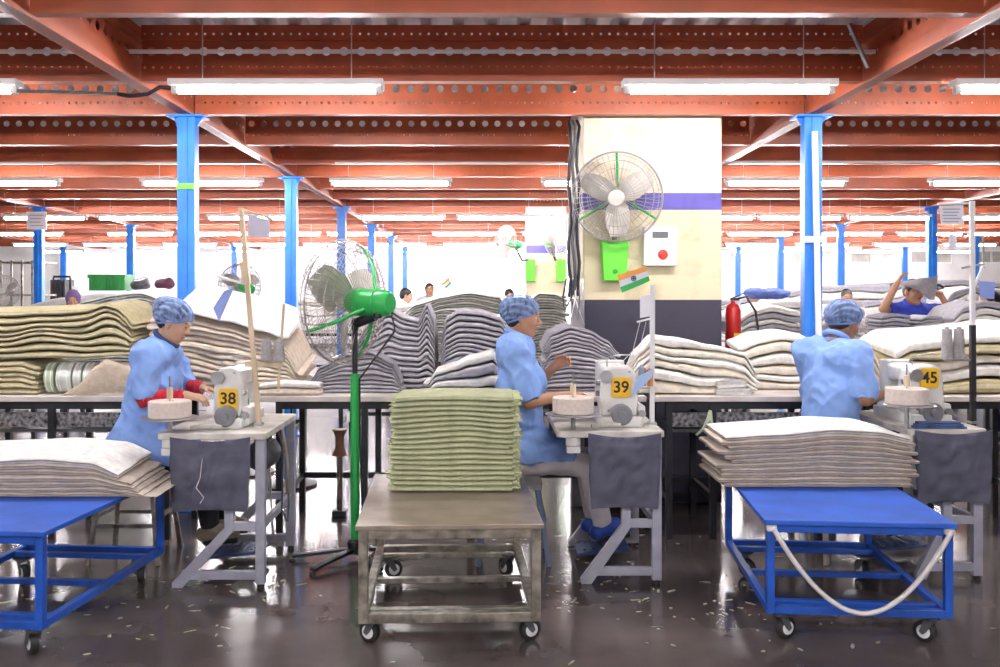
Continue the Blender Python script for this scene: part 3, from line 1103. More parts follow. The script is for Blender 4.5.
def cone(name, c, h, r0, r1, m, label):
    b = MB().lathe([(.004, 0), (r0, 0), (r0, .006), (r1, h), (r1 * .5, h), (r1 * .45, h + .012), (.003, h + .012)], 22, Matrix.Identity(3), c).build(name, m, smooth=40)
    return tag(b, label, 'thread cone')


def stand(name, base, top, m, label, D, extra):
    r = empty(name, base, 0, label, 'thread stand')
    MB().bar((base[0], base[1], base[2] + .006), top, .026, .022).build('pole', m, r, True, bevel=.002)
    mb = MB().b2(base[0] - .022, base[0] + .022, base[1] - .03, base[1] + .03, base[2], base[2] + .012)
    mb.build('foot_plate', M_steelc, r, True)
    for nm, p, q, w, mm in extra:
        MB().bar(p, q, w, w).build(nm, mm, r, True)
    return r


zt = .8185
D8 = 5.27
tp = at(241, 208, D8)
bs = at(259, 432, D8)
c1, c2 = at(245, 364, D8 + .012), at(283, 364, D8 + .06)
stand('thread_stand', (bs.x, D8, zt), tp, M_wood, 'tall cream wooden thread stand leaning beside machine 38', D8, [
    ('top_arm', at(240, 209, D8), at(272, 219, D8 - .12), .012, M_wood),
    ('cone_bar', c1 - Vector((.0, 0, 0)), c2, .03, M_wood),
    ('side_post', at(278, 392, D8 + .095), at(284, 304, D8 + .095), .014, M_wood),
    ('tag_arm', at(214, 276, D8 + .02), at(246, 284, D8 + .02), .014, M_steelc),
    ('joint_block', at(244, 262, D8 + .0), at(247, 284, D8 + .0), .04, M_wood)])
for k, (px, lb) in enumerate(((266.5, 'left of two grey thread cones on the cream stand'), (279, 'right of two grey thread cones on the cream stand'))):
    p = at(px, 361.0, D8 + .03)
    cone('thread_cone', p, .118, .033, .026, M_cone, lb)
paper('paper_card', 'pale lilac paper card hanging from the top arm of the cream stand', 'paper', [at(248, 237, D8 - .02), at(270, 238, D8 - .1), at(270, 219.5, D8 - .1), at(248, 214.5, D8 - .02)], mat('lilac_paper', (.62, .60, .72), .7, 0, .03, 8))
paper('paper_tag', 'blue paper tag hung aslant on the cream thread stand', 'paper', [at(219, 322, D8 - .02), at(213, 308, D8 - .02), at(224, 291, D8 - .0), at(234, 288, D8)], M_bluetag)
# stand of machine 39
D9 = 5.30
bs = at(652, 424, D9)
stand('thread_stand', (bs.x, D9, zt), at(652.5, 285, D9), M_white, 'white thread stand with flag card beside machine 39', D9, [
    ('card_arm', at(640, 303, D9), at(653, 303, D9), .008, M_steelc),
    ('cone_arm', at(640, 388, D9 + .0), at(655, 388, D9), .010, M_steelc),
    ('hook', at(637, 322, D9), at(653, 318, D9), .010, M_white)])
M_saf = mat('flag_saffron', (.90, .42, .10), .7, 0, .03, 8)
M_fgr = mat('flag_green', (.05, .50, .12), .7, 0, .03, 8)
M_navy = mat('flag_navy', (.02, .03, .30), .6, 0, .02, 8)


def flag_card(label, quad, D, big=True):
    """small tricolour paper flag: corners tl, tr, br, bl in px at depth D"""
    c = [at(a, b, D) for a, b in quad]
    ctr = sum(c, Vector()) / 4
    r = empty('paper_flag', ctr, 0, label, 'flag')
    for i, (nm, m) in enumerate((('saffron_band', M_saf), ('white_band', M_paper), ('green_band', M_fgr))):
        l0, l1 = c[0].lerp(c[3], i / 3), c[0].lerp(c[3], (i + 1) / 3)
        r0, r1 = c[1].lerp(c[2], i / 3), c[1].lerp(c[2], (i + 1) / 3)
        b = MB().prism([l0, r0, r1, l1], (0, 0, 0), (0, .003, 0)).build(nm, m, r, True)
        if i == 1 and big:
            mb = MB()
            h = (l1 - l0).length * .38
            mc = (l0 + r1) / 2
            ring = [mc + Vector((h * math.cos(t), -.002, h * math.sin(t))) for t in [2 * PI * k / 20 for k in range(20)]]
            mb.tube(ring, .0022, 5, closed=True)
            for k in range(12):
                t = 2 * PI * k / 12
                mb.bar(mc + Vector((0, -.002, 0)), mc + Vector((h * math.cos(t), -.002, h * math.sin(t))), .0016, .0016, up=(0, 1, 0))
            mb.build('wheel_emblem', M_navy, b, True)
    return r


flag_card('orange white and green paper flag with a navy wheel by the pillar', [(617, 275), (646, 266), (650, 281), (622, 293)], D9 - .01)
paper('paper_card', 'small white paper card on the stand of machine 39', 'paper', [at(640, 318, D9 - .015), at(652, 316, D9 - .015), at(652, 294, D9 - .015), at(640, 297, D9 - .015)], M_paper)
paper('paper_tag', 'light blue paper tag propped beside machine 39', 'paper', [at(630, 399, 5.20), at(652, 377, 5.20), at(654, 369, 5.21), at(638, 376, 5.21)], mat('light_blue_paper', (.40, .54, .82), .7, 0, .03, 8))
p = at(640.5, 385.5, D9 - .0)
cone('thread_cone', (p.x + .008, p.y, p.z), .10, .024, .021, mat('blue_grey_thread', (.30, .33, .42), .9, 0, .1, 50), 'blue grey thread cone on the stand of machine 39')
cone('thread_cone', (p.x + .047, p.y - .042, p.z), .085, .016, .014, mat('orange_thread', (.75, .30, .12), .9, 0, .1, 50), 'small orange thread cone on the stand of machine 39')
# threads from the stand to the machine
for k, (a, b) in enumerate((((640, 322), (622, 362)), ((646, 322), (628, 366)))):
    q = at(*b, 5.29)
    p0 = at(*a, D9)
    md = (p0 + q) / 2 + Vector((.01, 0, -.05))
    t = MB().tube([p0, md, q], .0018, 4).build('thread', M_cord)
    tag(t, ('left' if k == 0 else 'right') + ' of two threads hanging from the stand of machine 39', 'thread')
# stand of machine 45: white above, bound in black tape below
D5 = 5.34
bs = at(973, 432, D5)
stand('thread_stand', (bs.x, D5, zt), at(972, 201, D5), M_white, 'tall white thread stand with dark lower pole beside machine 45', D5, [
    ('dark_sleeve', at(973, 424, D5 - .001), at(972.5, 325, D5 - .001), .027, M_black),
    ('sign_arm', at(938, 204, D5 - .0), at(972, 203, D5), .010, M_white),
    ('cross_arm', at(962, 268, D5), at(984, 264, D5), .012, M_steelc),
    ('side_rod', at(968, 300, D5 + .02), at(985, 262, D5 + .02), .012, M_white),
    ('side_rod', at(984, 268, D5 + .02), at(983, 235, D5 + .02), .008, M_steelc),
    ('cone_arm', at(944, 360, D5 + .0), at(974, 360, D5), .012, M_steelc)])
for k, px in enumerate((947, 959)):
    p = at(px, 358.4, D5)
    cone('thread_cone', p, .165, .032, .026, M_cone, ('left' if k == 0 else 'right') + ' of two tall grey cones on the stand of machine 45')
sg = paper('paper_sign', 'white printed paper sign hanging high on the stand of machine 45', 'sign', [at(941, 224, D5), at(964, 224, D5), at(963, 205, D5), at(939, 206, D5)], M_paper)
mk = mat('print_grey', (.38, .38, .46), .7, 0, .02, 9)
for k in range(5):
    a_, b_ = at(942.5 + (k % 2), 208.6 + 3.1 * k, D5 - .006), at(960.5 - 1.7 * (k % 3), 209.8 + 3.1 * k, D5 - .006)
    MB().b2(a_.x, b_.x, a_.y - .001, a_.y, b_.z, a_.z).build('printed_line', mk, sg, True)
paper('paper_tag', 'blue paper tag hanging beside the stand of machine 45', 'paper', [at(980, 298, D5), at(994, 299, D5), at(995, 282, D5), at(979, 281, D5)], M_bluetag)
paper('paper_card', 'small white paper slip below the printed sign at right', 'paper', [at(948, 249, D5 + .02), at(957, 250, D5 + .02), at(956, 235, D5 + .02), at(949, 233, D5 + .02)], M_paper)
# ------------------------------------------------------------------ fans
M_wire = mat('cage_wire', (.42, .40, .38), .35, .6, .1, 10)
M_blade = mat('fan_blade', (.56, .53, .48), .4, .3, .1, 10)


def cage(r, Rr, depth, M, loc, nrad=40, nring=7, wr=.0018):
    """front dome, rim and rear dome of concentric wires; axis +y of the local frame points forward"""
    def fin(mb):
        mb.v = [tuple(M @ Vector(p) + loc) for p in mb.v]
        return mb
    prof = [(1, 0), (.985, .35), (.93, .62), (.82, .80), (.64, .92), (.40, .985), (.20, 1.0)]
    for nm, sg in (('front_grille', 1), ('rear_grille', -1)):
        mb = MB()
        for k in range(nrad):
            t = 2 * PI * k / nrad
            mb.tube([(Rr * a * math.cos(t + .10 * (1 - a) * sg), sg * depth * b, Rr * a * math.sin(t + .10 * (1 - a) * sg)) for a, b in prof], wr, 4, cap=False)
        for i in range(nring):
            a, b = prof[min(i, len(prof) - 1)]
            n = 48
            mb.tube([(Rr * a * math.cos(2 * PI * k / n), sg * depth * b, Rr * a * math.sin(2 * PI * k / n)) for k in range(n)], .0028 if i in (0, 3) else .0018, 5, closed=True)
        fin(mb).build(nm, M_wire, r, smooth=60)
    mb = MB()
    n = 56
    mb.tube([(Rr * 1.01 * math.cos(2 * PI * k / n), 0, Rr * 1.01 * math.sin(2 * PI * k / n)) for k in range(n)], .006, 6, closed=True)
    fin(mb).build('rim', M_wire, r, smooth=60)
    mb = MB()
    mb.lathe([(.004, -.006), (.16 * Rr, -.006), (.185 * Rr, 0), (.17 * Rr, .008), (.004, .012)], 24, Matrix.Rotation(-PI / 2, 3, 'X'), (0, depth, 0))
    fin(mb).build('badge_disc', M_blade, r, smooth=40)
    # three twisted blades on a hub
    mb = MB()
    mb.lathe([(.01, -.05), (.045, -.045), (.05, .02), (.03, .045), (.01, .05)], 18, Matrix.Rotation(-PI / 2, 3, 'X'), (0, 0, 0))
    fin(mb).build('hub', M_blade, r, smooth=40)
    for k in range(3):
        mb = MB()
        V, Fc = [], []
        t0 = 2 * PI * k / 3 + .5
        for i in range(9):
            q = i / 8
            rad = Rr * (.13 + .76 * q)
            wdt = Rr * (.16 + .22 * math.sin(PI * (q * .8 + .12)))
            for j in range(5):
                e = (j / 4 - .5) * 2
                ang = t0 + e * wdt / max(rad, .08) * .75
                V.append((rad * math.cos(ang), .055 * e * (1 - .3 * q), rad * math.sin(ang)))
        for i in range(8):
            for j in range(4):
                p = i * 5 + j
                Fc.append((p, p + 1, p + 6, p + 5))
        o2 = len(V)
        V2 = V + [(a, b - .004, c) for a, b, c in V]
        Fc = Fc + [tuple(o2 + q for q in f[::-1]) for f in Fc]
        mb.add(V2, Fc)
        fin(mb).build('blade', M_blade, r, smooth=60)


def frame_to(d):
    """matrix whose +y is the unit vector d, z roughly up"""
    y = Vector(d).normalized()
    x = y.cross(Vector((0, 0, 1))).normalized()
    z = x.cross(y)
    return Matrix((x, y, z)).transposed()


def motor(r, M, loc, L, rad, m):
    mb = MB()
    mb.lathe([(.02, 0), (rad * .75, .005), (rad * .98, .03), (rad, .06), (rad, L - .07), (rad * .92, L - .03), (rad * .7, L - .006), (.02, L)], 28, M @ Matrix.Rotation(PI / 2, 3, 'X'), loc)
    o = mb.build('motor', m, r, smooth=40)
    mb = MB()
    for q in (.10, L - .09):
        n = 32
        mb.tube([M @ Vector((rad * 1.01 * math.cos(2 * PI * k / n), -q, rad * 1.01 * math.sin(2 * PI * k / n))) + loc for k in range(n)], .004, 5, closed=True)
    mb.build('motor_seam', m, o, smooth=60)
    return o


# pedestal fan, blowing left and away
FD = 5.55
bx = at(355, 0, FD).x
r = empty('pedestal_fan', (bx, FD, 0), 0, 'tall green pedestal fan with a wire cage standing between machines 38 and 39', 'fan')
ctr = at(343, 302, FD)
hub = Vector((ctr.x - bx, .06, ctr.z))
Mf = frame_to((-.875, .485, .02))
cage(r, .362, .105, Mf, hub, 52, 7, .0023)
motor(r, Mf, hub + Mf @ Vector((0, -.035, 0)), .30, .080, M_green)
MB().cyl((0, 0, .075), (0, 0, 1.08), .027, 16).build('pole', M_green, r, smooth=40)
MB().cyl((0, 0, 1.07), (0, 0, 1.35), .016, 14).build('inner_pole', M_black, r, smooth=40)
jp = hub + Mf @ Vector((0, -.22, 0))
MB().tube([(0, 0, 1.33), (.0, .0, 1.37), (jp.x, jp.y, jp.z - .075)], [.02, .03, .03], 12).build('neck', M_black, r, smooth=40)
MB().lathe([(.01, 0), (.045, 0), (.045, .07), (.03, .085), (.01, .085)], 18, Matrix.Identity(3), (0, 0, .03)).build('base_hub', M_black, r, smooth=40)
for k, a in enumerate((math.radians(186), math.radians(238), math.radians(300), math.radians(20))):
    p = Vector((.36 * math.cos(a), .36 * math.sin(a), .012))
    lg = MB().bar((.03 * math.cos(a), .03 * math.sin(a), .055), p + Vector((0, 0, .012)), .045, .018).build('foot', M_black, r, bevel=.003)
    MB().cyl(p, p + Vector((0, 0, -.012)), .018, 10).build('foot_pad', M_rubber, lg)
# bracket arms from the motor to the rim
for ang in (1.05, 3.6, 5.0):
    e = Vector((.362 * math.cos(ang), 0, .362 * math.sin(ang)))
    pts = []
    for k in range(9):
        t = k / 8
        rad = .085 + (.362 - .085) * t
        pts.append(hub + Mf @ Vector((rad * math.cos(ang), -.20 + .195 * t ** .7 - .045 * math.sin(PI * t), rad * math.sin(ang))))
    MB().tube(pts, .011, 8).build('bracket_arm', M_green, r, smooth=60)
MB().lathe([(.004, -.02), (.022, -.018), (.026, 0), (.02, .02), (.004, .022)], 14, Matrix.Identity(3), jp + Vector((.02, -.05, -.07))).build('swivel_knob', M_black, r, smooth=40)
MB().b2(-.045, -.026, -.03, .0, .80, .86).build('switch', M_white, r, bevel=.003)
pts = [jp + Vector((.10, -.02, -.07)), jp + Vector((.12, -.04, -.16)), Vector((.03, -.03, 1.05)), Vector((.034, -.02, .6)), Vector((.05, 0, .2)), Vector((.2, .1, .012))]
MB().tube(pts, .006, 7).build('power_cord', M_black, r, smooth=60)
# wall fan on the pillar
WD = 6.72
p = at(613, 256, 7.0)
r = empty('wall_fan', (p.x, 7.0, p.z - .13), 0, 'green wall fan with a round wire cage on the cream pillar', 'fan')
lo = Vector((p.x, 7.0, p.z - .13))
M_l = M_lime
mb = MB()
a, b = [at(*q, 7.0) - lo for q in ((600, 241), (627, 281))]
mb.prism([(a.x, -.002, a.z - .01), (a.x + .01, -.002, a.z), (b.x - .01, -.002, a.z), (b.x, -.002, a.z - .01), (b.x - .018, -.002, b.z), (a.x + .018, -.002, b.z)], (0, 0, 0), (0, -.10, 0))
mb.build('regulator_box', M_l, r, bevel=.008)
MB().lathe([(.004, 0), (.018, 0), (.016, .012), (.004, .014)], 14, Matrix.Rotation(PI / 2, 3, 'X'), ((a.x + b.x) / 2, -.102, b.z + .07)).build('regulator_knob', mat('knob_green', (.03, .30, .03), .4, 0, .05, 8), r, smooth=40)
hb = at(617, 197, 6.78) - lo
Mw = frame_to((-.20, -1, -.16))
cage(r, .318, .095, Mw, hb, 46)
motor(r, Mw, hb + Mw @ Vector((0, -.06, 0)), .16, .068, M_green)
MB().tube([((a.x + b.x) / 2, -.05, a.z - .01), ((a.x + b.x) / 2, -.07, a.z + .08), (hb.x, hb.y + .10, hb.z - .05)], .018, 10).build('stem', M_dgrey, r, smooth=40)
for ang in (PI / 2, PI / 2 + 2.1, PI / 2 - 2.1):
    pts = [hb + Mw @ Vector((rad * math.cos(ang), -.12 + .12 * t, rad * math.sin(ang))) for t, rad in ((0, .06), (.3, .16), (.7, .26), (1, .32))]
    MB().tube(pts, .009, 8).build('bracket_arm', M_green, r, smooth=60)
# electric box with a red knob
q = [at(*t, 7.0) for t in ((642, 227), (675, 266))]
r = empty('electric_box', (q[0].x, 6.998, q[1].z), 0, 'white electric box with a red rotary knob on the pillar', 'electric box')
w_, h_ = q[1].x - q[0].x, q[0].z - q[1].z
MB().b2(0, w_, -.09, 0, 0, h_).build('box_body', M_white, r, bevel=.006)
MB().b2(w_ * .25, w_ * .72, -.094, -.088, h_ * .70, h_ * .86).build('meter_window', M_dgrey, r, bevel=.002)
kn = MB().lathe([(.006, 0), (.036, 0), (.036, .012), (.026, .022), (.006, .024)], 22, Matrix.Rotation(PI / 2, 3, 'X'), (w_ * .56, -.09, h_ * .28)).build('rotary_knob', mat('knob_red', (.70, .03, .02), .35, 0, .03, 8), r, smooth=40)
MB().b2(w_ * .56 - .008, w_ * .56 + .008, -.126, -.112, h_ * .28 - .034, h_ * .28 + .034).build('grip', MATS['knob_red'], kn)
# cable trunking and cables at the left corner of the pillar
x0, x1 = at(567, 0, 6.97).x, at(579, 0, 6.97).x
tag(MB().b2(x0, x1, 6.90, 6.99, at(0, 277, 6.97).z, at(0, 215, 6.97).z).build('cable_trunking', mat('trunk_beige', (.62, .58, .54), .6, 0, .08, 8), bevel=.004), 'beige cable trunking beside the pillar', 'trunking')
for k, (dx, zb_, m) in enumerate(((.0, 1.52, M_black), (.03, 1.54, M_dgrey), (.06, 1.53, M_black))):
    x = x0 + .01 + dx
    pts = [(x, 6.95, ZB - .02)] + [(x + .012 * math.sin(j * 1.7 + k), 6.86 - .02 * (k % 2), 2.75 - j * .14) for j in range(9)] + [(x, 6.88, zb_)]
    tag(MB().tube(pts, .012, 7).build('cable', m, smooth=60), '%s dark cable from left running down beside the pillar' % NTH[k], 'cable')
for k in range(4):
    x = x0 - .01 + .028 * k
    z0_ = at(0, 278, 6.9).z
    pts = [(x, 6.89, z0_ - .002), (x - .03, 6.85, z0_ - .14), (x + .02 * (k - 1), 6.83, z0_ - .25 - .03 * k), (x + .035, 6.85, z0_ - .13), (x + .03, 6.89, z0_ - .01)]
    tag(MB().tube(pts, .007, 6).build('cable_loop', [M_black, M_cord, M_dgrey, M_steelc][k], smooth=60), ['black', 'pale', 'dark grey', 'steel coloured'][k] + ' cable loop hanging below the trunking', 'cable')
xx = at(574, 0, 6.9).x
tag(MB().b2(xx - .02, xx + .075, 6.88, 6.985, 0, at(0, 300, 6.95).z).build('conduit_post', mat('conduit_grey', (.26, .25, .27), .5, .2, .1, 8), bevel=.004), 'grey conduit post at the foot of the pillar', 'post')
# conduit pipes under the front beams and the short strut
zc = at(0, 51.5, 5.62).z
tag(MB().cyl((XG[2] - .02, 5.62, zc), (XG[3] + .02, 5.62, zc), .013, 10).build('ceiling_conduit', M_white, smooth=40), 'white conduit pipe along the front red beam between the girders', 'pipe')
tag(MB().cyl((XG[1], 5.62, zc), (XG[2] - .1, 5.62, zc), .013, 10).build('ceiling_conduit', M_white, smooth=40), 'white conduit pipe along the red beam left of the left girder', 'pipe')
tag(MB().cyl((XG[3] + .1, 5.62, zc), (XG[4], 5.62, zc), .013, 10).build('ceiling_conduit', M_white, smooth=40), 'white conduit pipe along the red beam right of the right girder', 'pipe')
for y, zz_, px0, px1 in ((9.2, at(0, 163, 9.2).z, 335, 565), (9.2, at(0, 162, 9.2).z, 724, 1010), (9.2, at(0, 163, 9.2).z, -10, 180)):
    tag(MB().cyl((X(px0, y), y, zz_), (X(px1, y), y, zz_), .012, 8).build('ceiling_conduit', M_white, smooth=40),
        'white conduit pipe under a farther red beam, ' + ('left of the pillar' if px0 == 335 else 'right of the pillar' if px0 == 724 else 'left of the left column'), 'pipe')
tag(MB().bar(at(849, 24, 5.5), at(868, 67, 5.62), .02, .02).build('ceiling_strut', M_steelc), 'short steel strut hanging by the right girder', 'strut')
tag(MB().tube([at(118, 94, 5.6), at(130, 96, 5.58), at(148, 94, 5.56), at(160, 87, 5.56), at(170, 88, 5.6)], .012, 8).build('ceiling_cable', M_black, smooth=60), 'black cable linking tube lights past the left girder', 'cable')
tag(MB().cyl(at(18, 91, 5.6), at(120, 94, 5.6), .011, 8).build('ceiling_conduit', M_steelc, smooth=40), 'grey conduit reaching the black cable at upper left', 'pipe')
# ------------------------------------------------------------------ bodies: smooth blends of tapered limbs, meshed as one surface
def rc(a, b, ra, rb, k=.02):
    return ('rc', np.array(a, float), np.array(b, float), ra, rb, k)


def el(c, rad, ax=None, k=.03):
    return ('el', np.array(c, float), np.array(rad, float), ax, k)


def sdf_eval(p, X, Y, Z):
    if p[0] == 'rc':
        a, b, ra, rb = p[1:5]
        d = b - a
        L2 = max(d.dot(d), 1e-9)
        h = np.clip(((X - a[0]) * d[0] + (Y - a[1]) * d[1] + (Z - a[2]) * d[2]) / L2, 0, 1)
        return np.sqrt((X - a[0] - h * d[0]) ** 2 + (Y - a[1] - h * d[1]) ** 2 + (Z - a[2] - h * d[2]) ** 2) - (ra + (rb - ra) * h)
    c, r, ax = p[1:4]
    x, y, z = X - c[0], Y - c[1], Z - c[2]
    if ax is not None:
        x, y, z = [x * ax[i][0] + y * ax[i][1] + z * ax[i][2] for i in range(3)]
    k0 = np.sqrt((x / r[0]) ** 2 + (y / r[1]) ** 2 + (z / r[2]) ** 2)
    k1 = np.sqrt((x / r[0] ** 2) ** 2 + (y / r[1] ** 2) ** 2 + (z / r[2] ** 2) ** 2) + 1e-9
    return k0 * (k0 - 1) / k1


def bounds(p):
    if p[0] == 'rc':
        a, b, ra, rb = p[1:5]
        return np.minimum(a - ra, b - rb), np.maximum(a + ra, b + rb)
    r = np.max(p[2])
    return p[1] - r, p[1] + r


def sdf_mesh(prims, h, cuts=(), subs=(), inflate=0., trim=()):
    """smooth union of prims, minus subs, kept where every cut plane (point, normal) is negative; surface nets"""
    lo = np.min([bounds(p)[0] for p in prims], 0) - 3 * h - inflate
    hi = np.max([bounds(p)[1] for p in prims], 0) + 3 * h + inflate
    n = np.ceil((hi - lo) / h).astype(int) + 1
    G = [lo[i] + h * np.arange(n[i]) for i in range(3)]
    Fd = np.full(tuple(n), 1., np.float32)

    def sub(p, mg):
        a, b = bounds(p)
        i0 = np.clip(np.floor((a - mg - lo) / h).astype(int), 0, n - 1)
        i1 = np.clip(np.ceil((b + mg - lo) / h).astype(int) + 1, 1, n)
        sl = tuple(slice(i0[i], i1[i]) for i in range(3))
        return sl, np.meshgrid(*[G[i][sl[i]] for i in range(3)], indexing='ij', sparse=True)
    for p in prims:
        k = p[-1]
        sl, (X_, Y_, Z_) = sub(p, k + 3 * h + inflate + .01)
        if 0 in Fd[sl].shape:
            continue
        d = sdf_eval(p, X_, Y_, Z_) - inflate
        f = Fd[sl]
        q = np.clip(.5 + .5 * (f - d) / k, 0, 1)
        Fd[sl] = np.minimum(f + (d - f) * q - k * q * (1 - q), 1.)
    for p in subs:
        sl, (X_, Y_, Z_) = sub(p, .03 + 3 * h)
        if 0 in Fd[sl].shape:
            continue
        Fd[sl] = np.maximum(Fd[sl], -sdf_eval(p, X_, Y_, Z_))
    X_, Y_, Z_ = np.meshgrid(*G, indexing='ij', sparse=True)
    for pt, nn in cuts:
        nn = np.array(nn, float)
        nn /= np.linalg.norm(nn)
        Fd = np.maximum(Fd, (X_ - pt[0]) * nn[0] + (Y_ - pt[1]) * nn[1] + (Z_ - pt[2]) * nn[2])
    S = Fd < 0
    nx, ny, nz = Fd.shape
    cnt = np.zeros((nx - 1, ny - 1, nz - 1), np.int8)
    for i in (0, 1):
        for j in (0, 1):
            for k in (0, 1):
                cnt += S[i:nx - 1 + i, j:ny - 1 + j, k:nz - 1 + k]
    act = (cnt > 0) & (cnt < 8)
    I = np.argwhere(act)
    idx = np.full(act.shape, -1, np.int64)
    idx[act] = np.arange(len(I))
    acc = np.zeros((len(I), 3))
    num = np.zeros(len(I))
    cor = [(i, j, k) for i in (0, 1) for j in (0, 1) for k in (0, 1)]
    for a in cor:
        for ax_ in range(3):
            if a[ax_]:
                continue
            b = list(a)
            b[ax_] = 1
            fa = Fd[I[:, 0] + a[0], I[:, 1] + a[1], I[:, 2] + a[2]].astype(float)
            fb = Fd[I[:, 0] + b[0], I[:, 1] + b[1], I[:, 2] + b[2]].astype(float)
            m = (fa < 0) != (fb < 0)
            t = np.where(m, fa / np.where(m, fa - fb, 1), 0)
            P = np.repeat(np.array([a], float), len(I), 0)
            P[:, ax_] += t
            acc[m] += P[m]
            num[m] += 1
    V = lo + h * (I + acc / num[:, None])
    Q = []
    for ax_ in range(3):
        b, c = [(1, 2), (2, 0), (0, 1)][ax_]
        s0 = [slice(None)] * 3
        s1 = [slice(None)] * 3
        s0[ax_], s1[ax_] = slice(0, -1), slice(1, None)
        E = S[tuple(s0)] != S[tuple(s1)]
        W_ = np.argwhere(E)
        ok = (W_[:, b] > 0) & (W_[:, c] > 0) & (W_[:, b] < Fd.shape[b] - 1) & (W_[:, c] < Fd.shape[c] - 1)
        W_ = W_[ok]
        fl = S[tuple(W_.T)]

        def cell(db, dc):
            w = W_.copy()
            w[:, b] -= db
            w[:, c] -= dc
            return idx[tuple(w.T)]
        q = np.stack([cell(1, 1), cell(0, 1), cell(0, 0), cell(1, 0)], 1)
        q[~fl] = q[~fl][:, ::-1]
        Q.append(q)
    return V, np.concatenate(Q)


def sdf_obj(name, prims, h, m, parent, disp=None, **kw):
    V, Q = sdf_mesh(prims, h, **kw)
    me = bpy.data.meshes.new(name)
    if disp:
        me.from_pydata(V.tolist(), [], Q.tolist())
        me.update()
        nr = np.zeros(len(V) * 3)
        me.vertices.foreach_get('normal', nr)
        nr = nr.reshape(-1, 3)
        am = np.array([disp(Vector(v)) for v in V])
        V = V + nr * am[:, None]
        me.clear_geometry()
    me.from_pydata(V.tolist(), [], Q.tolist())
    me.materials.append(m)
    me.polygons.foreach_set('use_smooth', [True] * len(me.polygons))
    me.update()
    o = bpy.data.objects.new(name, me)
    COL.objects.link(o)
    o.parent = parent
    if parent.name in WM:
        WM[o.name] = WM[parent.name]
    return o


def v3(*a):
    return np.array(a, float)


def nrm(a):
    return a / (np.linalg.norm(a) + 1e-9)


def head_frame(c, pitch, yaw, roll=0):
    f = v3(math.cos(pitch) * math.cos(yaw), math.cos(pitch) * math.sin(yaw), math.sin(pitch))
    l = nrm(np.cross(v3(0, 0, 1), f))
    u = np.cross(f, l)
    return np.array([f, l, u])


def head_prims(c, A, s):
    def q(x, y, z):
        return c + s * (A[0] * x + A[1] * y + A[2] * z)
    P = [el(q(-.012, 0, .035), s * v3(.094, .074, .080), A, .02),
         el(q(.022, 0, -.028), s * v3(.064, .057, .084), A, .03),
         rc(q(.048, 0, -.085), q(.062, 0, -.096), .020 * s, .018 * s, .02),
         rc(q(.080, -.026, .026), q(.080, .026, .026), .011 * s, .011 * s, .015),
         rc(q(.084, 0, .014), q(.106, 0, -.024), .0075 * s, .0115 * s, .008),
         rc(q(.094, -.010, -.030), q(.094, .010, -.030), .0085 * s, .0085 * s, .006),
         rc(q(.082, -.014, -.056), q(.082, .014, -.056), .0075 * s, .0075 * s, .006),
         rc(q(.080, -.012, -.068), q(.080, .012, -.068), .0075 * s, .0075 * s, .006)]
    for sd in (-1, 1):
        P += [rc(q(-.012, sd * .050, -.050), q(.050, sd * .016, -.092), .020 * s, .016 * s, .025),
              el(q(.056, sd * .034, -.024), s * v3(.026, .022, .024), A, .02),
              el(q(-.008, sd * .076, -.004), s * v3(.021, .009, .031), A, .008),
              el(q(-.004, sd * .077, -.026), s * v3(.010, .007, .012), A, .006)]
    S = [el(q(.092, sd * .030, .007), s * v3(.013, .015, .010), A) for sd in (-1, 1)]
    return P, S, q


def hand_prims(w, d, n, side, curl, s=1., spread=.10):
    """w wrist, d direction of the palm, n palm normal, side = vector to the thumb's side; four fingers of unequal length and a thumb"""
    d, n = nrm(d), nrm(n)
    n = nrm(n - d * n.dot(d))
    t = nrm(np.cross(d, n))
    if t.dot(np.array(side, float)) < 0:
        t = -t
    P = []
    kn = []
    for i, (o, l) in enumerate(((.030, .072), (.010, .080), (-.010, .074), (-.028, .058))):
        kp = w + s * (d * (.088 - .006 * abs(i - 1)) + t * o)
        kn.append(kp)
        P.append(rc(w + s * (d * .018 + t * o * .55), kp, .0150 * s, .0115 * s, .014))
        p = kp
        a = 0.
        fd = nrm(d + t * spread * (1.2 - i) * .5)
        for j, fr in enumerate((.46, .30, .24)):
            a += curl * (1.0 if j else .8) * (1 + .08 * i)
            e = p + s * l * fr * (fd * math.cos(a) + n * math.sin(a))
            P.append(rc(p, e, (.0092 - .0009 * j) * s, (.0086 - .0010 * j) * s, .004))
            p = e
    b = w + s * (d * .026 + t * .026)
    m = b + s * (d * .032 + t * .026 + n * .010)
    e = m + s * (d * .030 + t * .004 + n * .014)
    g = e + s * (d * .020 - t * .004 + n * .010)
    P += [rc(w + s * (d * .01 + t * .01), m, .016 * s, .0120 * s, .014), rc(m, e, .0108 * s, .0096 * s, .005), rc(e, g, .0094 * s, .0076 * s, .004)]
    return P


def torso_axes(a, b, left):
    u = nrm(b - a)
    l = nrm(left - u * left.dot(u))
    return np.array([np.cross(l, u), l, u])


SKIN = [mat('skin_warm', (.46, .235, .135), .5, 0, .05, 7), mat('skin_light', (.56, .33, .21), .5, 0, .05, 7), mat('skin_deep', (.30, .145, .085), .5, 0, .05, 7)]
M_hair = mat('black_hair', (.012, .010, .010), .45, 0, .3, 40, stretch=(1, 1, .2))
M_eye = mat('eye_white', (.5, .47, .44), .2, 0, .02, 8)
M_iris = mat('iris', (.03, .015, .01), .2, 0, .05, 8)
M_lip = mat('lip', (.34, .11, .09), .4, 0, .05, 9)
M_tunic = mat('tunic_blue', (.24, .40, .80), .85, 0, .05, 9, .2, 260)
M_sole = mat('shoe_dark', (.03, .03, .04), .6, 0, .1, 9)


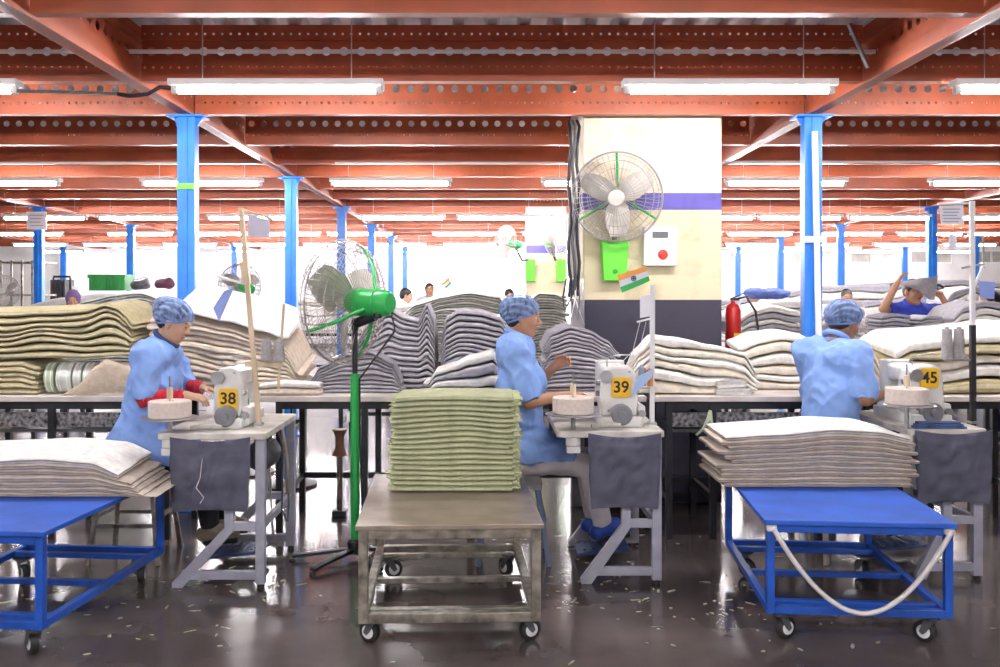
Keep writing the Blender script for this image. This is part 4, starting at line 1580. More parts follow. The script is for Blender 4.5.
def hairnet_mat():
    m = mat('hairnet_blue', (.30, .42, .72), .8, 0, .10, 30, .3, 140)
    nt = m.node_tree
    N, L = nt.nodes, nt.links
    tr = N.new('ShaderNodeBsdfTransparent')
    tr.inputs[0].default_value = (.72, .82, 1, 1)
    tc = N.new('ShaderNodeTexCoord')
    w = N.new('ShaderNodeTexNoise')
    w.inputs['Scale'].default_value = 34
    w.inputs['Detail'].default_value = 3
    mr = N.new('ShaderNodeMapRange')
    mr.inputs['From Min'].default_value = .35
    mr.inputs['From Max'].default_value = .65
    mr.inputs['To Min'].default_value = .32
    mr.inputs['To Max'].default_value = .72
    mp = N.new('ShaderNodeMapping')
    mp.inputs['Scale'].default_value = (1, 1.6, .35)
    mx = N.new('ShaderNodeMixShader')
    L.new(tc.outputs['Object'], mp.inputs['Vector'])
    L.new(mp.outputs[0], w.inputs['Vector'])
    L.new(w.outputs['Fac'], mr.inputs['Value'])
    L.new(mr.outputs[0], mx.inputs[0])
    L.new(N['Principled BSDF'].outputs[0], mx.inputs[1])
    L.new(tr.outputs[0], mx.inputs[2])
    L.new(mx.outputs[0], N['Material Output'].inputs[0])
    return m


M_net = hairnet_mat()


def folds(seed, amp=.006):
    def f(v):
        a = 1 - 2 * abs(noise.noise((v.x * 5 + seed, v.y * 5 + v.z * 2.5, v.z * 3.5)))
        b = 1 - 2 * abs(noise.noise((v.x * 10 + v.z * 7, v.y * 10 + seed, v.z * 6)))
        return amp * (1.1 * (a - .5) + .7 * (b - .5) + .3 * noise.noise((v.x * 30, v.y * 30, v.z * 24 + seed)))
    return f


def person(loc, rz, J, label, skin=0, h=.0065, tunic=M_tunic, trousers=None, shoe=None, net=True, bun=False, sleeve=.82, hem=.58, group=None,
           undersleeve=None, gloves=None, legs=True, scarf=None, beard=False, girth=1., collar=None, vest=None, mask=None):
    r = empty('person', loc, rz, label, 'person', group)
    g = lambda k: np.array(J[k], float)
    hs = J.get('hs', .97)
    A = head_frame(g('head'), *J['look'])
    HP, HS, q = head_prims(g('head'), A, hs)
    left = nrm(g('shl') - g('shr'))
    TA = torso_axes(g('pelvis'), g('neck'), left)
    mid = (g('shl') + g('shr')) / 2
    che = mid * .62 + g('pelvis') * .38 + TA[0] * .0
    wai = mid * .30 + g('pelvis') * .70
    tor = [el(che + TA[0] * .012, v3(.112, .150, .175) * girth, TA, .05), el(wai, v3(.105, .135, .14) * girth, TA, .06),
           el(g('pelvis'), v3(.125, .165, .125) * girth, TA, .06),
           rc(mid + left * .09 - TA[2] * .02, mid - left * .09 - TA[2] * .02, .072, .072, .05)]
    if J.get('bust', 0):
        tor += [el(che + TA[0] * .085 + left * sd * .06 + TA[2] * .035, v3(.045, .058, .060), TA, .06) for sd in (-1, 1)]
    arms = {}
    B = list(tor)
    for sd, L_ in ((1, 'l'), (-1, 'r')):
        s_, e_, w_ = g('sh' + L_), g('el' + L_), g('wr' + L_)
        arms[L_] = (s_, e_, w_)
        B += [rc(s_, e_, .050, .040, .03), rc(e_, w_, .039, .027, .02), rc(s_ - left * sd * .05, s_, .06, .055, .04)]
        hd, hn, hc = J.get('hand' + L_, (w_ - e_, (0, 0, -1), .5))
        B += hand_prims(w_, np.array(hd, float), np.array(hn, float), J.get('thumb' + L_, (0, 0, 1)), hc, J.get('hscale', .95))
    B += [rc(g('neck') - TA[2] * .02, q(-.020, 0, -.055), .060, .050, .03)]
    if legs:
        for L_ in 'lr':
            B += [rc(g('hip' + L_), g('kn' + L_), .085, .058, .05), rc(g('kn' + L_), g('an' + L_), .056, .036, .02), rc(g('an' + L_), g('toe' + L_), .034, .026, .02)]
    body = B + HP
    sdf_obj('body', body, h, SKIN[skin], r, subs=HS)
    # eyes, lips, brows
    for sd in (-1, 1):
        c = q(.0735, sd * .030, .006)
        e = MB().lathe([(.0125 * hs * math.sin(t), -.0125 * hs * math.cos(t)) for t in [PI * k / 8 for k in range(1, 8)]], 14, Matrix.Identity(3), c).build('eye', M_eye, r, smooth=180)
        Mx = frame_to(A[0])
        MB().lathe([(.001, -.0125 * hs), (.0062 * hs, -.0113 * hs), (.0062 * hs, -.0117 * hs), (.001, -.0132 * hs)], 12, Mx @ Matrix.Rotation(PI / 2, 3, 'X'), c).build('iris', M_iris, e, smooth=60)
        MB().tube([q(.083, sd * .014, .027), q(.086, sd * .028, .032), q(.074, sd * .046, .027)], [.0035, .0042, .002], 6).build('eyebrow', M_hair, r, smooth=60)
    if not mask:
        MB().tube([q(.078, -.024, -.062), q(.0885, -.010, -.0615), q(.0895, 0, -.0625), q(.0885, .010, -.0615), q(.078, .024, -.062)], [.002, .0045, .005, .0045, .002], 6).build('lips', M_lip, r, smooth=60)
    else:
        sdf_obj('face_mask', [el(q(.036, 0, -.050), hs * v3(.062, .062, .052), A, .01), el(q(.085, 0, -.03), hs * v3(.022, .022, .02), A, .02)], h * .9, mask, r, cuts=[(q(.01, 0, 0), -A[0])])
    # hair and net
    hc = [el(q(-.018, 0, .037), hs * v3(.098, .081, .086), A, .02), el(q(-.045, 0, -.005), hs * v3(.062, .070, .070), A, .03)]
    if bun:
        hc.append(el(q(-.088, 0, .062), hs * v3(.048, .048, .046), A, .02))
    sdf_obj('hair', hc, h, M_hair, r, cuts=[(q(.062, 0, .055), A[0] * .75 - A[2] * .62), (q(-.02, 0, -.062), -A[2])],
            disp=lambda v: .002 * noise.noise((v.x * 60, v.y * 60, v.z * 20)))
    if net:
        nc = [el(q(-.022, 0, .052), hs * v3(.112, .097, .086), A, .03), el(q(-.055, 0, .030), hs * v3(.085, .086, .080), A, .03)]
        if bun:
            nc.append(el(q(-.094, 0, .066), hs * v3(.060, .060, .058), A, .03))
        pl = lambda v: .0045 * math.sin(46 * math.atan2((np.array(v) - g('head')).dot(A[1]), (np.array(v) - g('head')).dot(A[2]) + .03) * .5) + .005 * noise.noise((v.x * 22, v.y * 22, v.z * 22))
        nt_ = sdf_obj('hairnet', nc, h, M_net, r, cuts=[(q(.078, 0, .036), A[0] * .42 - A[2] * .9)], disp=pl)
        ring = []
        for k in range(28):
            t = 2 * PI * k / 28
            ring.append(q(-.012 + .088 * math.cos(t), .083 * math.sin(t), .038 - (.078 - (-.012 + .088 * math.cos(t))) * .46))
        MB().tube(ring, .006, 6, closed=True).build('elastic_band', mat('band_blue', (.16, .25, .50), .8, 0, .1, 40), nt_, smooth=60)
    if scarf:
        sdf_obj('headscarf', [el(q(-.018, 0, .034), hs * v3(.108, .092, .098), A, .02), rc(q(-.03, 0, -.06), g('neck') - TA[2] * .03, .085, .10, .04)], h, scarf, r,
                cuts=[(q(.070, 0, .02), A[0])], subs=[el(q(.075, 0, -.025), hs * v3(.07, .052, .082), A)], disp=folds(3, .005))
    if beard:
        sdf_obj('moustache', [rc(q(.086, -.020, -.050), q(.0925, 0, -.046), .005, .006, .005), rc(q(.0925, 0, -.046), q(.086, .020, -.050), .006, .005, .005)], h * .8, M_hair, r)
    # tunic
    T = list(tor) + [rc(mid + left * .12 - TA[2] * .02, mid - left * .12 - TA[2] * .02, .072, .072, .04), el(g('neck') - TA[2] * .05, v3(.07, .09, .05), TA, .04)]
    for L_ in 'lr':
        s_, e_, w_ = arms[L_]
        T.append(rc(s_, s_ + (e_ - s_) * sleeve, .054, .050, .03))
    if legs:
        for L_ in 'lr':
            T.append(rc(g('hip' + L_), g('hip' + L_) * .45 + g('kn' + L_) * .55, .105, .088, .06))
        T.append(rc(g('pelvis') + TA[0] * .02, v3(g('pelvis')[0], g('pelvis')[1], hem - .02) - TA[0] * .05, .15, .17, .06))
    subs = []
    for L_ in 'lr':
        s_, e_, w_ = arms[L_]
        d = nrm(e_ - s_)
        c = s_ + (e_ - s_) * sleeve
        subs.append(rc(c + d * .045, c + d * .16, .050, .085))
    subs.append(rc(g('neck') + TA[2] * .02 + TA[0] * .02, q(0, 0, -.09), .056, .075))
    sdf_obj('tunic', T, h, tunic, r, inflate=.023, subs=subs, cuts=[((0, 0, hem), (0, 0, -1))], disp=folds(rz * 3 + loc[0], .0165))
    n_ = g('neck')
    ringc = [n_ + TA[2] * (.012 + .016 * math.cos(t)) * 1.0 + TA[0] * .070 * math.cos(t + PI) * -1 + TA[1] * .070 * math.sin(t) for t in [2 * PI * k / 22 for k in range(22)]]
    ringc = [n_ + TA[2] * (.022 - .030 * math.cos(t)) + TA[0] * (.014 + .068 * math.cos(t)) + TA[1] * .070 * math.sin(t) for t in [2 * PI * k / 22 for k in range(22)]]
    MB().tube(ringc, .015, 8, closed=True).build('collar', collar or tunic, r, smooth=180)
    if undersleeve:
        for L_ in 'lr':
            s_, e_, w_ = arms[L_]
            sdf_obj('undersleeve', [rc(e_ * .75 + s_ * .25, e_, .045, .045, .02), rc(e_, e_ * .12 + w_ * .88, .046, .036, .02)], h, undersleeve, r, disp=lambda v: .004 * math.sin(v.x * 130) + .004 * noise.noise((v.x * 40, v.y * 40, v.z * 40)))
    if legs and trousers:
        T = [el(g('pelvis'), v3(.125, .165, .125), TA, .06)]
        for L_ in 'lr':
            T += [rc(g('hip' + L_), g('kn' + L_), .086, .062, .05), rc(g('kn' + L_), g('an' + L_) * .92 + g('kn' + L_) * .08, .062, .044, .02)]
        sdf_obj('trousers', T, h, trousers, r, inflate=.008, disp=folds(5, .006))
        for L_ in 'lr':
            a, t = g('an' + L_), g('toe' + L_)
            d = nrm((t - a) * v3(1, 1, .4))
            hl = a - d * .035 - v3(0, 0, .035)
            s_ = sdf_obj('shoe', [rc(hl, t, .036, .030, .02), rc(a - v3(0, 0, .0), hl, .038, .038, .02), rc(a, (a + t) / 2, .038, .036, .02)], h * .9, shoe or M_sole, r, inflate=.004)
            MB().tube([hl - v3(0, 0, .034), (hl + t) / 2 - v3(0, 0, .032), t - v3(0, 0, .026) + d * .02], [.033, .03, .028], 8).build('sole', M_rubber, s_, smooth=60)
    return r


def stool(x, y, rz, z, label, m=M_grey, w=.17):
    r = empty('stool', (x, y, 0), rz, label, 'stool')
    mb = MB()
    rbox(mb, -w, w, -w, w, z - .03, z, .05, axis='z')
    mb.build('seat', mat('stool_seat', (.30, .28, .27), .6, 0, .15, 9), r, bevel=.004)
    for sx in (-1, 1):
        for sy in (-1, 1):
            MB().bar((sx * w * .85, sy * w * .85, z - .03), (sx * (w + .03), sy * (w + .03), 0), .026, .026).build('leg', m, r, bevel=.003)
    for sy in (-1, 1):
        MB().bar((-w - .01, sy * (w + .01), .22), (w + .01, sy * (w + .01), .22), .02, .02).build('stretcher', m, r)
        MB().bar((sy * (w + .01), -w - .01, .26), (sy * (w + .01), w + .01, .26), .02, .02).build('stretcher', m, r)
    return r


M_pale = mat('pale_trousers', (.62, .57, .60), .85, 0, .06, 10)
M_blk = mat('black_trousers', (.014, .014, .018), .85, 0, .1, 10)
M_navyt = mat('navy_trousers', (.03, .04, .10), .85, 0, .1, 10)
M_redk = mat('red_knit', (.50, .012, .03), .9, 0, .15, 60, .4, 200)
M_shoeb = mat('blue_shoe', (.02, .07, .40), .6, 0, .12, 10)
M_shoeg = mat('tan_shoe', (.30, .24, .18), .7, 0, .12, 10)
# woman at machine 39
P39 = (.17, 5.58, 0)
person(P39, 0, dict(pelvis=(.03, 0, .615), neck=(.0, 0, 1.285), head=(.042, 0, 1.405), look=(-.10, -.05), shl=(-.005, .165, 1.225), shr=(-.005, -.165, 1.225), bust=1,
                    ell=(.13, .215, .99), wrl=(.235, .085, 1.115), elr=(.07, -.215, .935), wrr=(.285, -.145, .965),
                    handl=((.05, -.03, .03), (0, -1, -.4), .55), handr=((.10, .02, .0), (0, .4, -1), .35), thumbl=(0, 0, 1), thumbr=(0, .5, 1),
                    hipl=(.07, .09, .60), hipr=(.07, -.09, .60), knl=(.42, .10, .555), knr=(.42, -.10, .555), anl=(.47, .11, .195), anr=(.50, -.10, .205), toel=(.60, .12, .170), toer=(.63, -.10, .198)),
       'person in light blue tunic and blue hairnet seated at the machine before the pillar', 0, trousers=M_pale, shoe=M_shoeb, hem=.585)
stool(.15, 5.58, 0, .455, 'blue grey stool under the person seated at the middle machine', mat('stool_blue', (.12, .16, .26), .5, .2, .1, 9))
# woman at machine 38
P38 = (-2.05, 5.56, 0)
person(P38, 0, dict(pelvis=(.02, 0, .665), neck=(.155, 0, 1.265), head=(.222, 0, 1.377), look=(-.42, -.06), shl=(.115, .165, 1.20), shr=(.115, -.165, 1.20), bust=1,
                    ell=(.23, .225, .985), wrl=(.36, .09, .985), elr=(.125, -.215, .955), wrr=(.325, -.13, .965),
                    handl=((.1, -.04, -.01), (0, -.3, -1), .4), handr=((.1, .03, -.02), (0, .3, -1), .4), thumbl=(0, -1, .3), thumbr=(0, 1, .3),
                    hipl=(.06, .09, .64), hipr=(.06, -.09, .64), knl=(.42, .10, .57), knr=(.42, -.10, .57), anl=(.47, .11, .195), anr=(.46, -.10, .195), toel=(.60, .12, .17), toer=(.595, -.10, .17)),
       'person in light blue tunic with red knitted sleeves and blue hairnet over a bun', 1, trousers=M_blk, shoe=M_shoeg, hem=.575, bun=True, undersleeve=M_redk,
       collar=mat('navy_collar', (.04, .07, .22), .8, 0, .1, 10))
stool(-2.07, 5.60, 0, .505, 'grey metal stool under the person with red sleeves', M_steel)
# woman at machine 45, seen from behind
P45 = (2.03, 5.62, 0)
person(P45, math.radians(35), dict(pelvis=(-.02, 0, .62), neck=(.045, 0, 1.265), head=(.112, -.02, 1.372), look=(-.35, -.25), shl=(.01, .175, 1.20), shr=(.01, -.175, 1.20), bust=1,
                    ell=(.13, .22, .97), wrl=(.31, .03, .98), elr=(.0, -.235, .945), wrr=(.20, -.215, .955),
                    handl=((.1, -.05, -.01), (0, -.3, -1), .4), handr=((.1, -.03, -.01), (0, .3, -1), .4), thumbl=(0, -1, .3), thumbr=(0, 1, .3),
                    hipl=(.03, .09, .60), hipr=(.03, -.09, .60), knl=(.33, -.04, .56), knr=(.34, -.18, .56), anl=(.32, -.05, .205), anr=(.34, -.19, .205), toel=(.43, -.06, .175), toer=(.45, -.19, .192)),
       'person in light blue tunic and hairnet seen from behind at the right machine', 2, trousers=M_navyt, hem=.50, girth=1.08)
stool(1.98, 5.68, math.radians(35), .455, 'pale stool under the person seen from behind', mat('stool_pale', (.46, .40, .34), .6, .1, .1, 9))
# ------------------------------------------------------------------ the hall behind: more benches, piles, machines and people
W_wd = wool('white_dark_edged', (.78, .78, .74))
W_edgedg = wool('edge_dark_green', (.10, .13, .10))
EDGE['white_dark_edged'] = W_edgedg
XB = lambda px, D: (px - VX) / F * D


def far_bench(px0, px1, D, dep, label, z=.905):
    x0, x1 = XB(px0, D), XB(px1, D)
    n = max(2, int((x1 - x0) / 1.6) + 1)
    return bench(x0, x1, [x0 + .1 + (x1 - x0 - .2) * k / (n - 1) for k in range(n)], D, D + dep, z, label, rail=False)


far_bench(20, 300, 8.8, .8, 'bench in the second row behind the beige green piles')
far_bench(330, 566, 9.4, .8, 'bench in the second row behind the grey piles')
far_bench(735, 862, 9.0, .8, 'bench in the second row right of the pillar')
far_bench(868, 1040, 8.2, .75, 'bench in the second row with the standing man')
far_bench(-20, 180, 13.0, .9, 'bench in the third row at left')
far_bench(380, 560, 13.2, .9, 'bench in the third row before the far pillar')
far_bench(726, 1030, 13.0, .9, 'bench in the third row at right')
far_bench(180, 380, 16.0, .9, 'bench in the fourth row behind the green fan')
far_bench(726, 1020, 16.2, .9, 'bench in the fourth row at right')
pile('dark edged white mat, {n} behind the beige green piles', 'dark edged white mats at left', 8.85, 9.5, [(58, 312), (85, 300), (112, 294), (140, 292), (165, 300), (172, 330)], ZT, 12, W_wd, seed=61, wave=.5, jit=.05, gap=.25, back=.05, nu=26)
pile('dark edged white mat, {n} behind the arched grey pile', 'dark edged white mats in the middle', 9.45, 10.1, [(398, 318), (415, 304), (440, 297), (470, 292), (500, 296), (512, 318)], ZT, 12, W_wd, seed=63, wave=.5, jit=.05, gap=.25, back=.04, nu=26)
pile('dark edged white mat, {n} just left of the pillar', 'dark edged white mats by the pillar', 9.45, 10.1, [(528, 300), (540, 292), (555, 293), (566, 298)], ZT, 12, W_wd, seed=65, wave=.4, jit=.05, gap=.25, nu=20)
pile('pale grey mat, {n} between pillar and right column', 'pale grey mats right of the pillar', 9.05, 9.7, [(740, 318), (755, 310), (775, 306), (797, 310), (815, 318)], ZT, 9, [W_backing, W_grey2], seed=67, wave=.6, jit=.05, gap=.2, nu=22, back=.04)
pile('pale grey mat, {n} right of the right column', 'pale grey mats right of the column', 9.05, 9.7, [(822, 318), (835, 306), (850, 304), (861, 312)], ZT, 9, [W_grey2, W_backing], seed=69, wave=.5, jit=.04, gap=.2, nu=18)
pile('grey mat, {n} in the left stack before the standing man', 'grey mats in the left stack by the man', 8.25, 8.6, [(882, 316), (897, 313), (911, 315)], ZT, 14, [W_grey2, W_grey], seed=71, wave=.3, jit=.012, gap=.2, nu=14)
pile('grey mat, {n} in the right stack before the standing man', 'grey mats in the right stack by the man', 8.25, 8.6, [(920, 318), (930, 315), (944, 316)], ZT, 14, [W_grey, W_grey2], seed=73, wave=.3, jit=.012, gap=.2, nu=14)
pile('pale mat, {n} in the heap behind the tall thread stand', 'pale mats in the heap at right', 8.25, 8.8, [(952, 318), (965, 306), (985, 300), (1010, 302), (1030, 312)], ZT, 8, [W_backing, W_grey2, W_white], seed=75, wave=.7, jit=.02, gap=.2, nu=22)
pile('white sheet, {n} on the third row bench at left', 'white sheets on the third row at left', 13.05, 13.7, [(20, 306), (60, 297), (100, 293), (140, 295), (178, 300)], ZT, 5, W_backing, name='folded_sheet', seed=77, wave=.6, gap=.15, nu=20)
pile('white sheet, {n} on the third row bench in the middle', 'white sheets on the third row in the middle', 13.25, 13.9, [(382, 314), (400, 306), (440, 300), (500, 296), (556, 300)], ZT, 5, W_backing, name='folded_sheet', seed=79, wave=.6, gap=.15, nu=20)
pile('pale mat, {n} on the third row bench at right', 'pale mats on the third row at right', 13.05, 13.7, [(730, 312), (760, 304), (800, 300), (840, 298), (866, 300)], ZT, 5, [W_backing, W_grey2], seed=81, wave=.6, gap=.15, nu=20)
pile('pale mat, {n} in the white heap at upper right', 'white mats in the heap at upper right', 13.05, 13.7, [(946, 300), (956, 290), (975, 286), (1005, 290)], ZT, 6, [W_backing, W_white, W_grey2], seed=83, wave=.7, gap=.15, nu=20)
pile('white sheet, {n} on the fourth row bench behind the green fan', 'white sheets behind the fan', 16.05, 16.7, [(185, 305), (230, 299), (290, 297), (340, 299), (376, 305)], ZT, 4, W_backing, name='folded_sheet', seed=85, wave=.6, gap=.15, nu=16)
pile('white sheet, {n} on the fourth row bench at right', 'white sheets on the fourth row at right', 16.25, 16.9, [(728, 300), (780, 291), (840, 285), (900, 282), (960, 279), (1015, 284)], ZT, 6, [W_backing, W_grey2], name='folded_sheet', seed=87, wave=.8, gap=.15, nu=22)
# green crates far left, dark bundle, white carton
M_crate = mat('crate_green', (.03, .30, .06), .5, 0, .1, 6)


def crate(x, y, z, w, d, h, label):
    r = empty('plastic_crate', (x, y, z), 0, label, 'crate', 'green plastic crates')
    mb = MB()
    t = .02
    mb.b2(-w / 2, w / 2, -d / 2, -d / 2 + t, .0, h)
    mb.b2(-w / 2, w / 2, d / 2 - t, d / 2, .0, h)
    mb.b2(-w / 2, -w / 2 + t, -d / 2 + t, d / 2 - t, .0, h)
    mb.b2(w / 2 - t, w / 2, -d / 2 + t, d / 2 - t, .0, h)
    mb.b2(-w / 2 + t, w / 2 - t, -d / 2 + t, d / 2 - t, 0, t)
    mb.build('crate_body', M_crate, r)
    MB().b2(-w / 2 - .015, w / 2 + .015, -d / 2 - .018, -d / 2 - .001, h - .05, h).build('rim', M_crate, r)
    for k in range(5):
        x_ = -w / 2 + w * (k + .5) / 5
        MB().b2(x_ - .012, x_ + .012, -d / 2 - .014, -d / 2 - .001, .02, h - .06).build('rib', M_crate, r)
    return r


for k, px in enumerate((100, 118)):
    c = at(px, 294, 13.3)
    crate(c.x, 13.38, 1.583, .242, .32, .225, ('left' if k == 0 else 'right') + ' of two tall green crates before the white sheeting')
for k, (px, m_, lb) in enumerate(((139, M_dgrey, 'dark bundle left of two beside the green crates'), (163, mat('maroon_cloth', (.09, .02, .05), .9, 0, .2, 9), 'dark maroon bundle right of two beside the green crates'))):
    c = at(px, 294, 13.3)
    r_ = empty('cloth_bundle', (c.x, 13.36, 1.578), 0, lb, 'bundle')
    sdf_obj('cloth', [el((0, 0, .085), (.13, .14, .075)), el((.05, .0, .12), (.07, .09, .07)), el((-.05, .03, .1), (.08, .09, .07))], .014, m_, r_, disp=folds(k + 3, .012))
c = at(91.5, 298, 14)
r_ = empty('carton', (c.x, 13.5, at(0, 296.5, 13.5).z + .03), 0, 'small white carton standing on the white sheets at left', 'carton')
MB().b2(-.05, .05, -.05, .05, 0, .11).build('box_body', M_white, r_, bevel=.004)
MB().b2(-.05, .05, -.004, .004, .1105, .112).build('tape_strip', W_backing, r_)
# wire rack and cage at far left
r_ = empty('wire_rack', (XB(22, 16), 16., 0), 0, 'grey steel rack standing at the far left', 'rack')
for k in range(5):
    x_ = -.35 + .175 * k
    MB().b2(x_ - .015, x_ + .015, -.015, .015, 0, 2.1).build('post', M_steel, r_)
for z_ in (.4, .95, 1.5, 2.05):
    MB().b2(-.36, .36, -.016, .5, z_, z_ + .03).build('shelf', M_steel, r_)
r_ = empty('garment_rack', (XB(62, 18), 18., 0), 0, 'dark hanging rack beside the blue column at left', 'rack')
MB().b2(-.16, .16, -.02, .02, 1.84, 1.88).build('top_bar', M_black, r_)
for s_ in (-1, 1):
    MB().b2(s_ * .16 - .015, s_ * .16 + .015, -.015, .015, 0, 1.84).build('post', M_black, r_)
for k in range(5):
    MB().b2(-.13 + .06 * k, -.095 + .06 * k, -.2, .2, 1.1, 1.80).build('hanging_cloth', M_dgrey, r_)


def small_fan(name, base, zc, Rr, d, label, m, wall=None):
    r = empty(name, base, 0, label, 'fan')
    M_ = frame_to(d)
    hb_ = Vector((0, 0, zc - base[2]))
    cage(r, Rr, Rr * .3, M_, hb_, 30, 7, .0028)
    motor(r, M_, hb_ + M_ @ Vector((0, -.03, 0)), .26, Rr * .24, m)
    bk = hb_ + M_ @ Vector((0, -.16, 0))
    if wall is None:
        MB().tube([(bk.x, bk.y, 0.03), bk], .025, 10).build('pole', m, r, smooth=40)
        MB().lathe([(.01, 0), (.24, 0), (.24, .02), (.05, .05), (.01, .05)], 24, Matrix.Identity(3), (bk.x, bk.y, 0)).build('base', M_black, r, smooth=40)
    else:
        w_ = Vector(wall) - Vector(base)
        MB().tube([bk, bk.lerp(w_, .5) + Vector((0, 0, -.05)), w_ + Vector((0, -.03, .16))], .018, 8).build('stem', M_dgrey, r, smooth=60)
        MB().b2(w_.x - .075, w_.x + .075, w_.y - .09, w_.y, w_.z - .18, w_.z + .16).build('regulator_box', M_lime, r, bevel=.01)
    return r


D_ = 8.3
small_fan('pedestal_fan', (XB(240, D_), D_, 0), at(0, 286, D_).z, .19, (-.55, .8, .1), 'small green fan standing behind the tall cream thread stand', M_green)
D_ = 12.2
small_fan('pedestal_fan', (XB(4, D_), D_, 0), at(0, 291, D_).z, .20, (.15, -1, 0), 'round pale fan at the far left edge', M_steel)
D_ = 14.1
w_ = at(523, 270, 14.6)
b_ = (XB(505, D_), D_, w_.z)
small_fan('wall_fan', b_, at(0, 243, D_).z, .26, (-.85, -.5, .1), 'dark wall fan on the far cream pillar, facing left', M_green, wall=(XB(530, 14.6), 14.598, w_.z))
D_ = 14.3
small_fan('wall_fan', (XB(556, D_), D_, w_.z), at(0, 243, D_).z, .2, (.5, -.8, .0), 'wall fan on the far cream pillar, half hidden by the near pillar', M_lime, wall=(XB(561, 14.6), 14.598, w_.z))
# blue round fan head beside the blue column
D_ = 7.5
small_fan('pedestal_fan', (XB(287, D_), D_, 0), at(0, 318, D_).z, .055, (.2, -1, 0), 'small blue fan low beside the second blue column', M_blue)
# fire extinguisher right of the pillar
D_ = 7.6
r_ = empty('fire_extinguisher', (XB(733, D_) , D_, at(0, 349, D_).z), 0, 'red fire extinguisher hanging at the right edge of the pillar', 'fire extinguisher')
M_fx = mat('extinguisher_red', (.55, .02, .02), .3, 0, .05, 8)
MB().lathe([(.01, 0), (.055, .0), (.062, .01), (.062, .31), (.05, .35), (.02, .37), (.02, .385), (.005, .385)], 24, Matrix.Identity(3)).build('cylinder', M_fx, r_, smooth=40)
MB().b2(-.02, .05, -.012, .012, .387, .41).build('valve', M_black, r_, bevel=.003)
MB().bar((-.02, 0, .40), (.09, 0, .45), .018, .008).build('lever', M_black, r_)
MB().tube([(.03, 0, .40), (.10, -.03, .42), (.17, -.04, .30), (.19, -.04, .14), (.15, -.04, .02), (.09, -.03, .02), (.07, -.02, .12)], .010, 8).build('hose', M_black, r_, smooth=60)
MB().b2(-.01, .05, -.072, -.062, .02, .13).build('yellow_label', M_yel, r_)
MB().b2(PX1 - XB(733, 7.6) + .002, -.063, -.03, .03, .14, .22).build('wall_mount', M_dgrey, r_)
fl = flag_card('tiny tricolour paper flag far back near two distant heads', [(441, 284), (449, 277), (452, 284), (446, 289)], 13.5, False)
MB().cyl(at(446.5, 301.5, 13.51), at(445, 281, 13.51), .006, 6).build('stick', M_wood, fl, True)
# clutter under the benches
for px, py, D, w, h, m_, lb in ((4, 422, 6.2, .16, .07, W_cream, 'cream bundle under the left bench at the picture edge'), (766, 423, 6.15, .42, .045, M_wood, 'flat wooden board lying under the bench right of the pillar'),
                                (340, 400, 6.3, .20, .06, M_dgrey, 'dark tray under the bench behind the fan')):
    pass
M_board2 = MATS['pale_wood']
x0, x1 = X(736, 6.1), X(800, 6.1)
tag(MB().b2(x0, x1, 6.10, 6.3, .681, .72).build('wooden_board', M_board2, bevel=.003), 'flat wooden board lying under the bench right of the pillar', 'board')
x0, x1 = X(-6, 6.1), X(13, 6.1)
tag(MB().b2(x0, x1, 6.07, 6.3, .681, .765).build('foam_block', W_cream, bevel=.01), 'cream foam block under the left bench at the picture edge', 'block')
# green ribbon tied to the bench
p0 = at(709, 418, 5.96)
rb = MB()
rb.tube([p0 + Vector((.0, -.035, .05)), p0 + Vector((-.02, -.06, -.0)), p0 + Vector((-.05, -.06, -.06)), p0 + Vector((-.09, -.05, -.10))], [.01, .012, .011, .007], 6)
rb.tube([p0 + Vector((.0, -.035, .05)), p0 + Vector((.0, -.06, -.02)), p0 + Vector((-.015, -.06, -.10)), p0 + Vector((-.03, -.05, -.17))], [.01, .012, .011, .006], 6)
tag(rb.build('ribbon', M_tape, smooth=60), 'pale green ribbon tied to the bench leg by the pillar', 'ribbon')
# small spool machine under the bench by the fan
r_ = empty('spool_winder', (X(337, 6.5), 6.62, 0), 0, 'small brown winder standing on the floor behind the green fan', 'winder')
MB().b2(-.05, .05, -.05, .05, .0, .04).build('base', M_dgrey, r_, bevel=.004)
MB().cyl((0, 0, .04), (0, 0, .42), .02, 10).build('post', M_steel, r_, smooth=40)
MB().lathe([(.01, 0), (.055, 0), (.03, .05), (.03, .13), (.055, .18), (.01, .18)], 18, Matrix.Identity(3), (0, 0, .42)).build('spool', mat('spool_brown', (.30, .14, .08), .6, 0, .1, 9), r_, smooth=40)
# ---- people in the hall
M_indigo = mat('indigo_shirt', (.025, .05, .42), .85, 0, .08, 9)
M_lilac = mat('lilac_shirt', (.42, .42, .55), .85, 0, .08, 9)
M_whshirt = mat('white_shirt', (.75, .75, .78), .85, 0, .05, 9)
M_dkshirt = mat('dark_shirt', (.05, .05, .07), .85, 0, .1, 9)


def standing(hz, armr=None, arml=None, look=(-.2, 0), lean=.06):
    s = (hz + .115) / 1.70
    z = lambda v: v * s
    J = dict(pelvis=(0, 0, z(.94)), neck=(lean, 0, z(1.46)), head=(lean + .04, 0, hz), look=look, shl=(lean - .01, .18, z(1.39)), shr=(lean - .01, -.18, z(1.39)), hs=1.02,
             ell=(lean + .06, .25, z(1.10)), wrl=(lean + .26, .14, z(1.02)), elr=(lean + .06, -.25, z(1.10)), wrr=(lean + .26, -.14, z(1.02)),
             hipl=(0, .09, z(.90)), hipr=(0, -.09, z(.90)), knl=(.02, .10, z(.49)), knr=(.02, -.10, z(.49)), anl=(-.02, .10, .09), anr=(-.02, -.10, .09), toel=(.13, .12, .035), toer=(.13, -.12, .035))
    if armr:
        J['elr'], J['wrr'] = armr
    if arml:
        J['ell'], J['wrl'] = arml
    return J


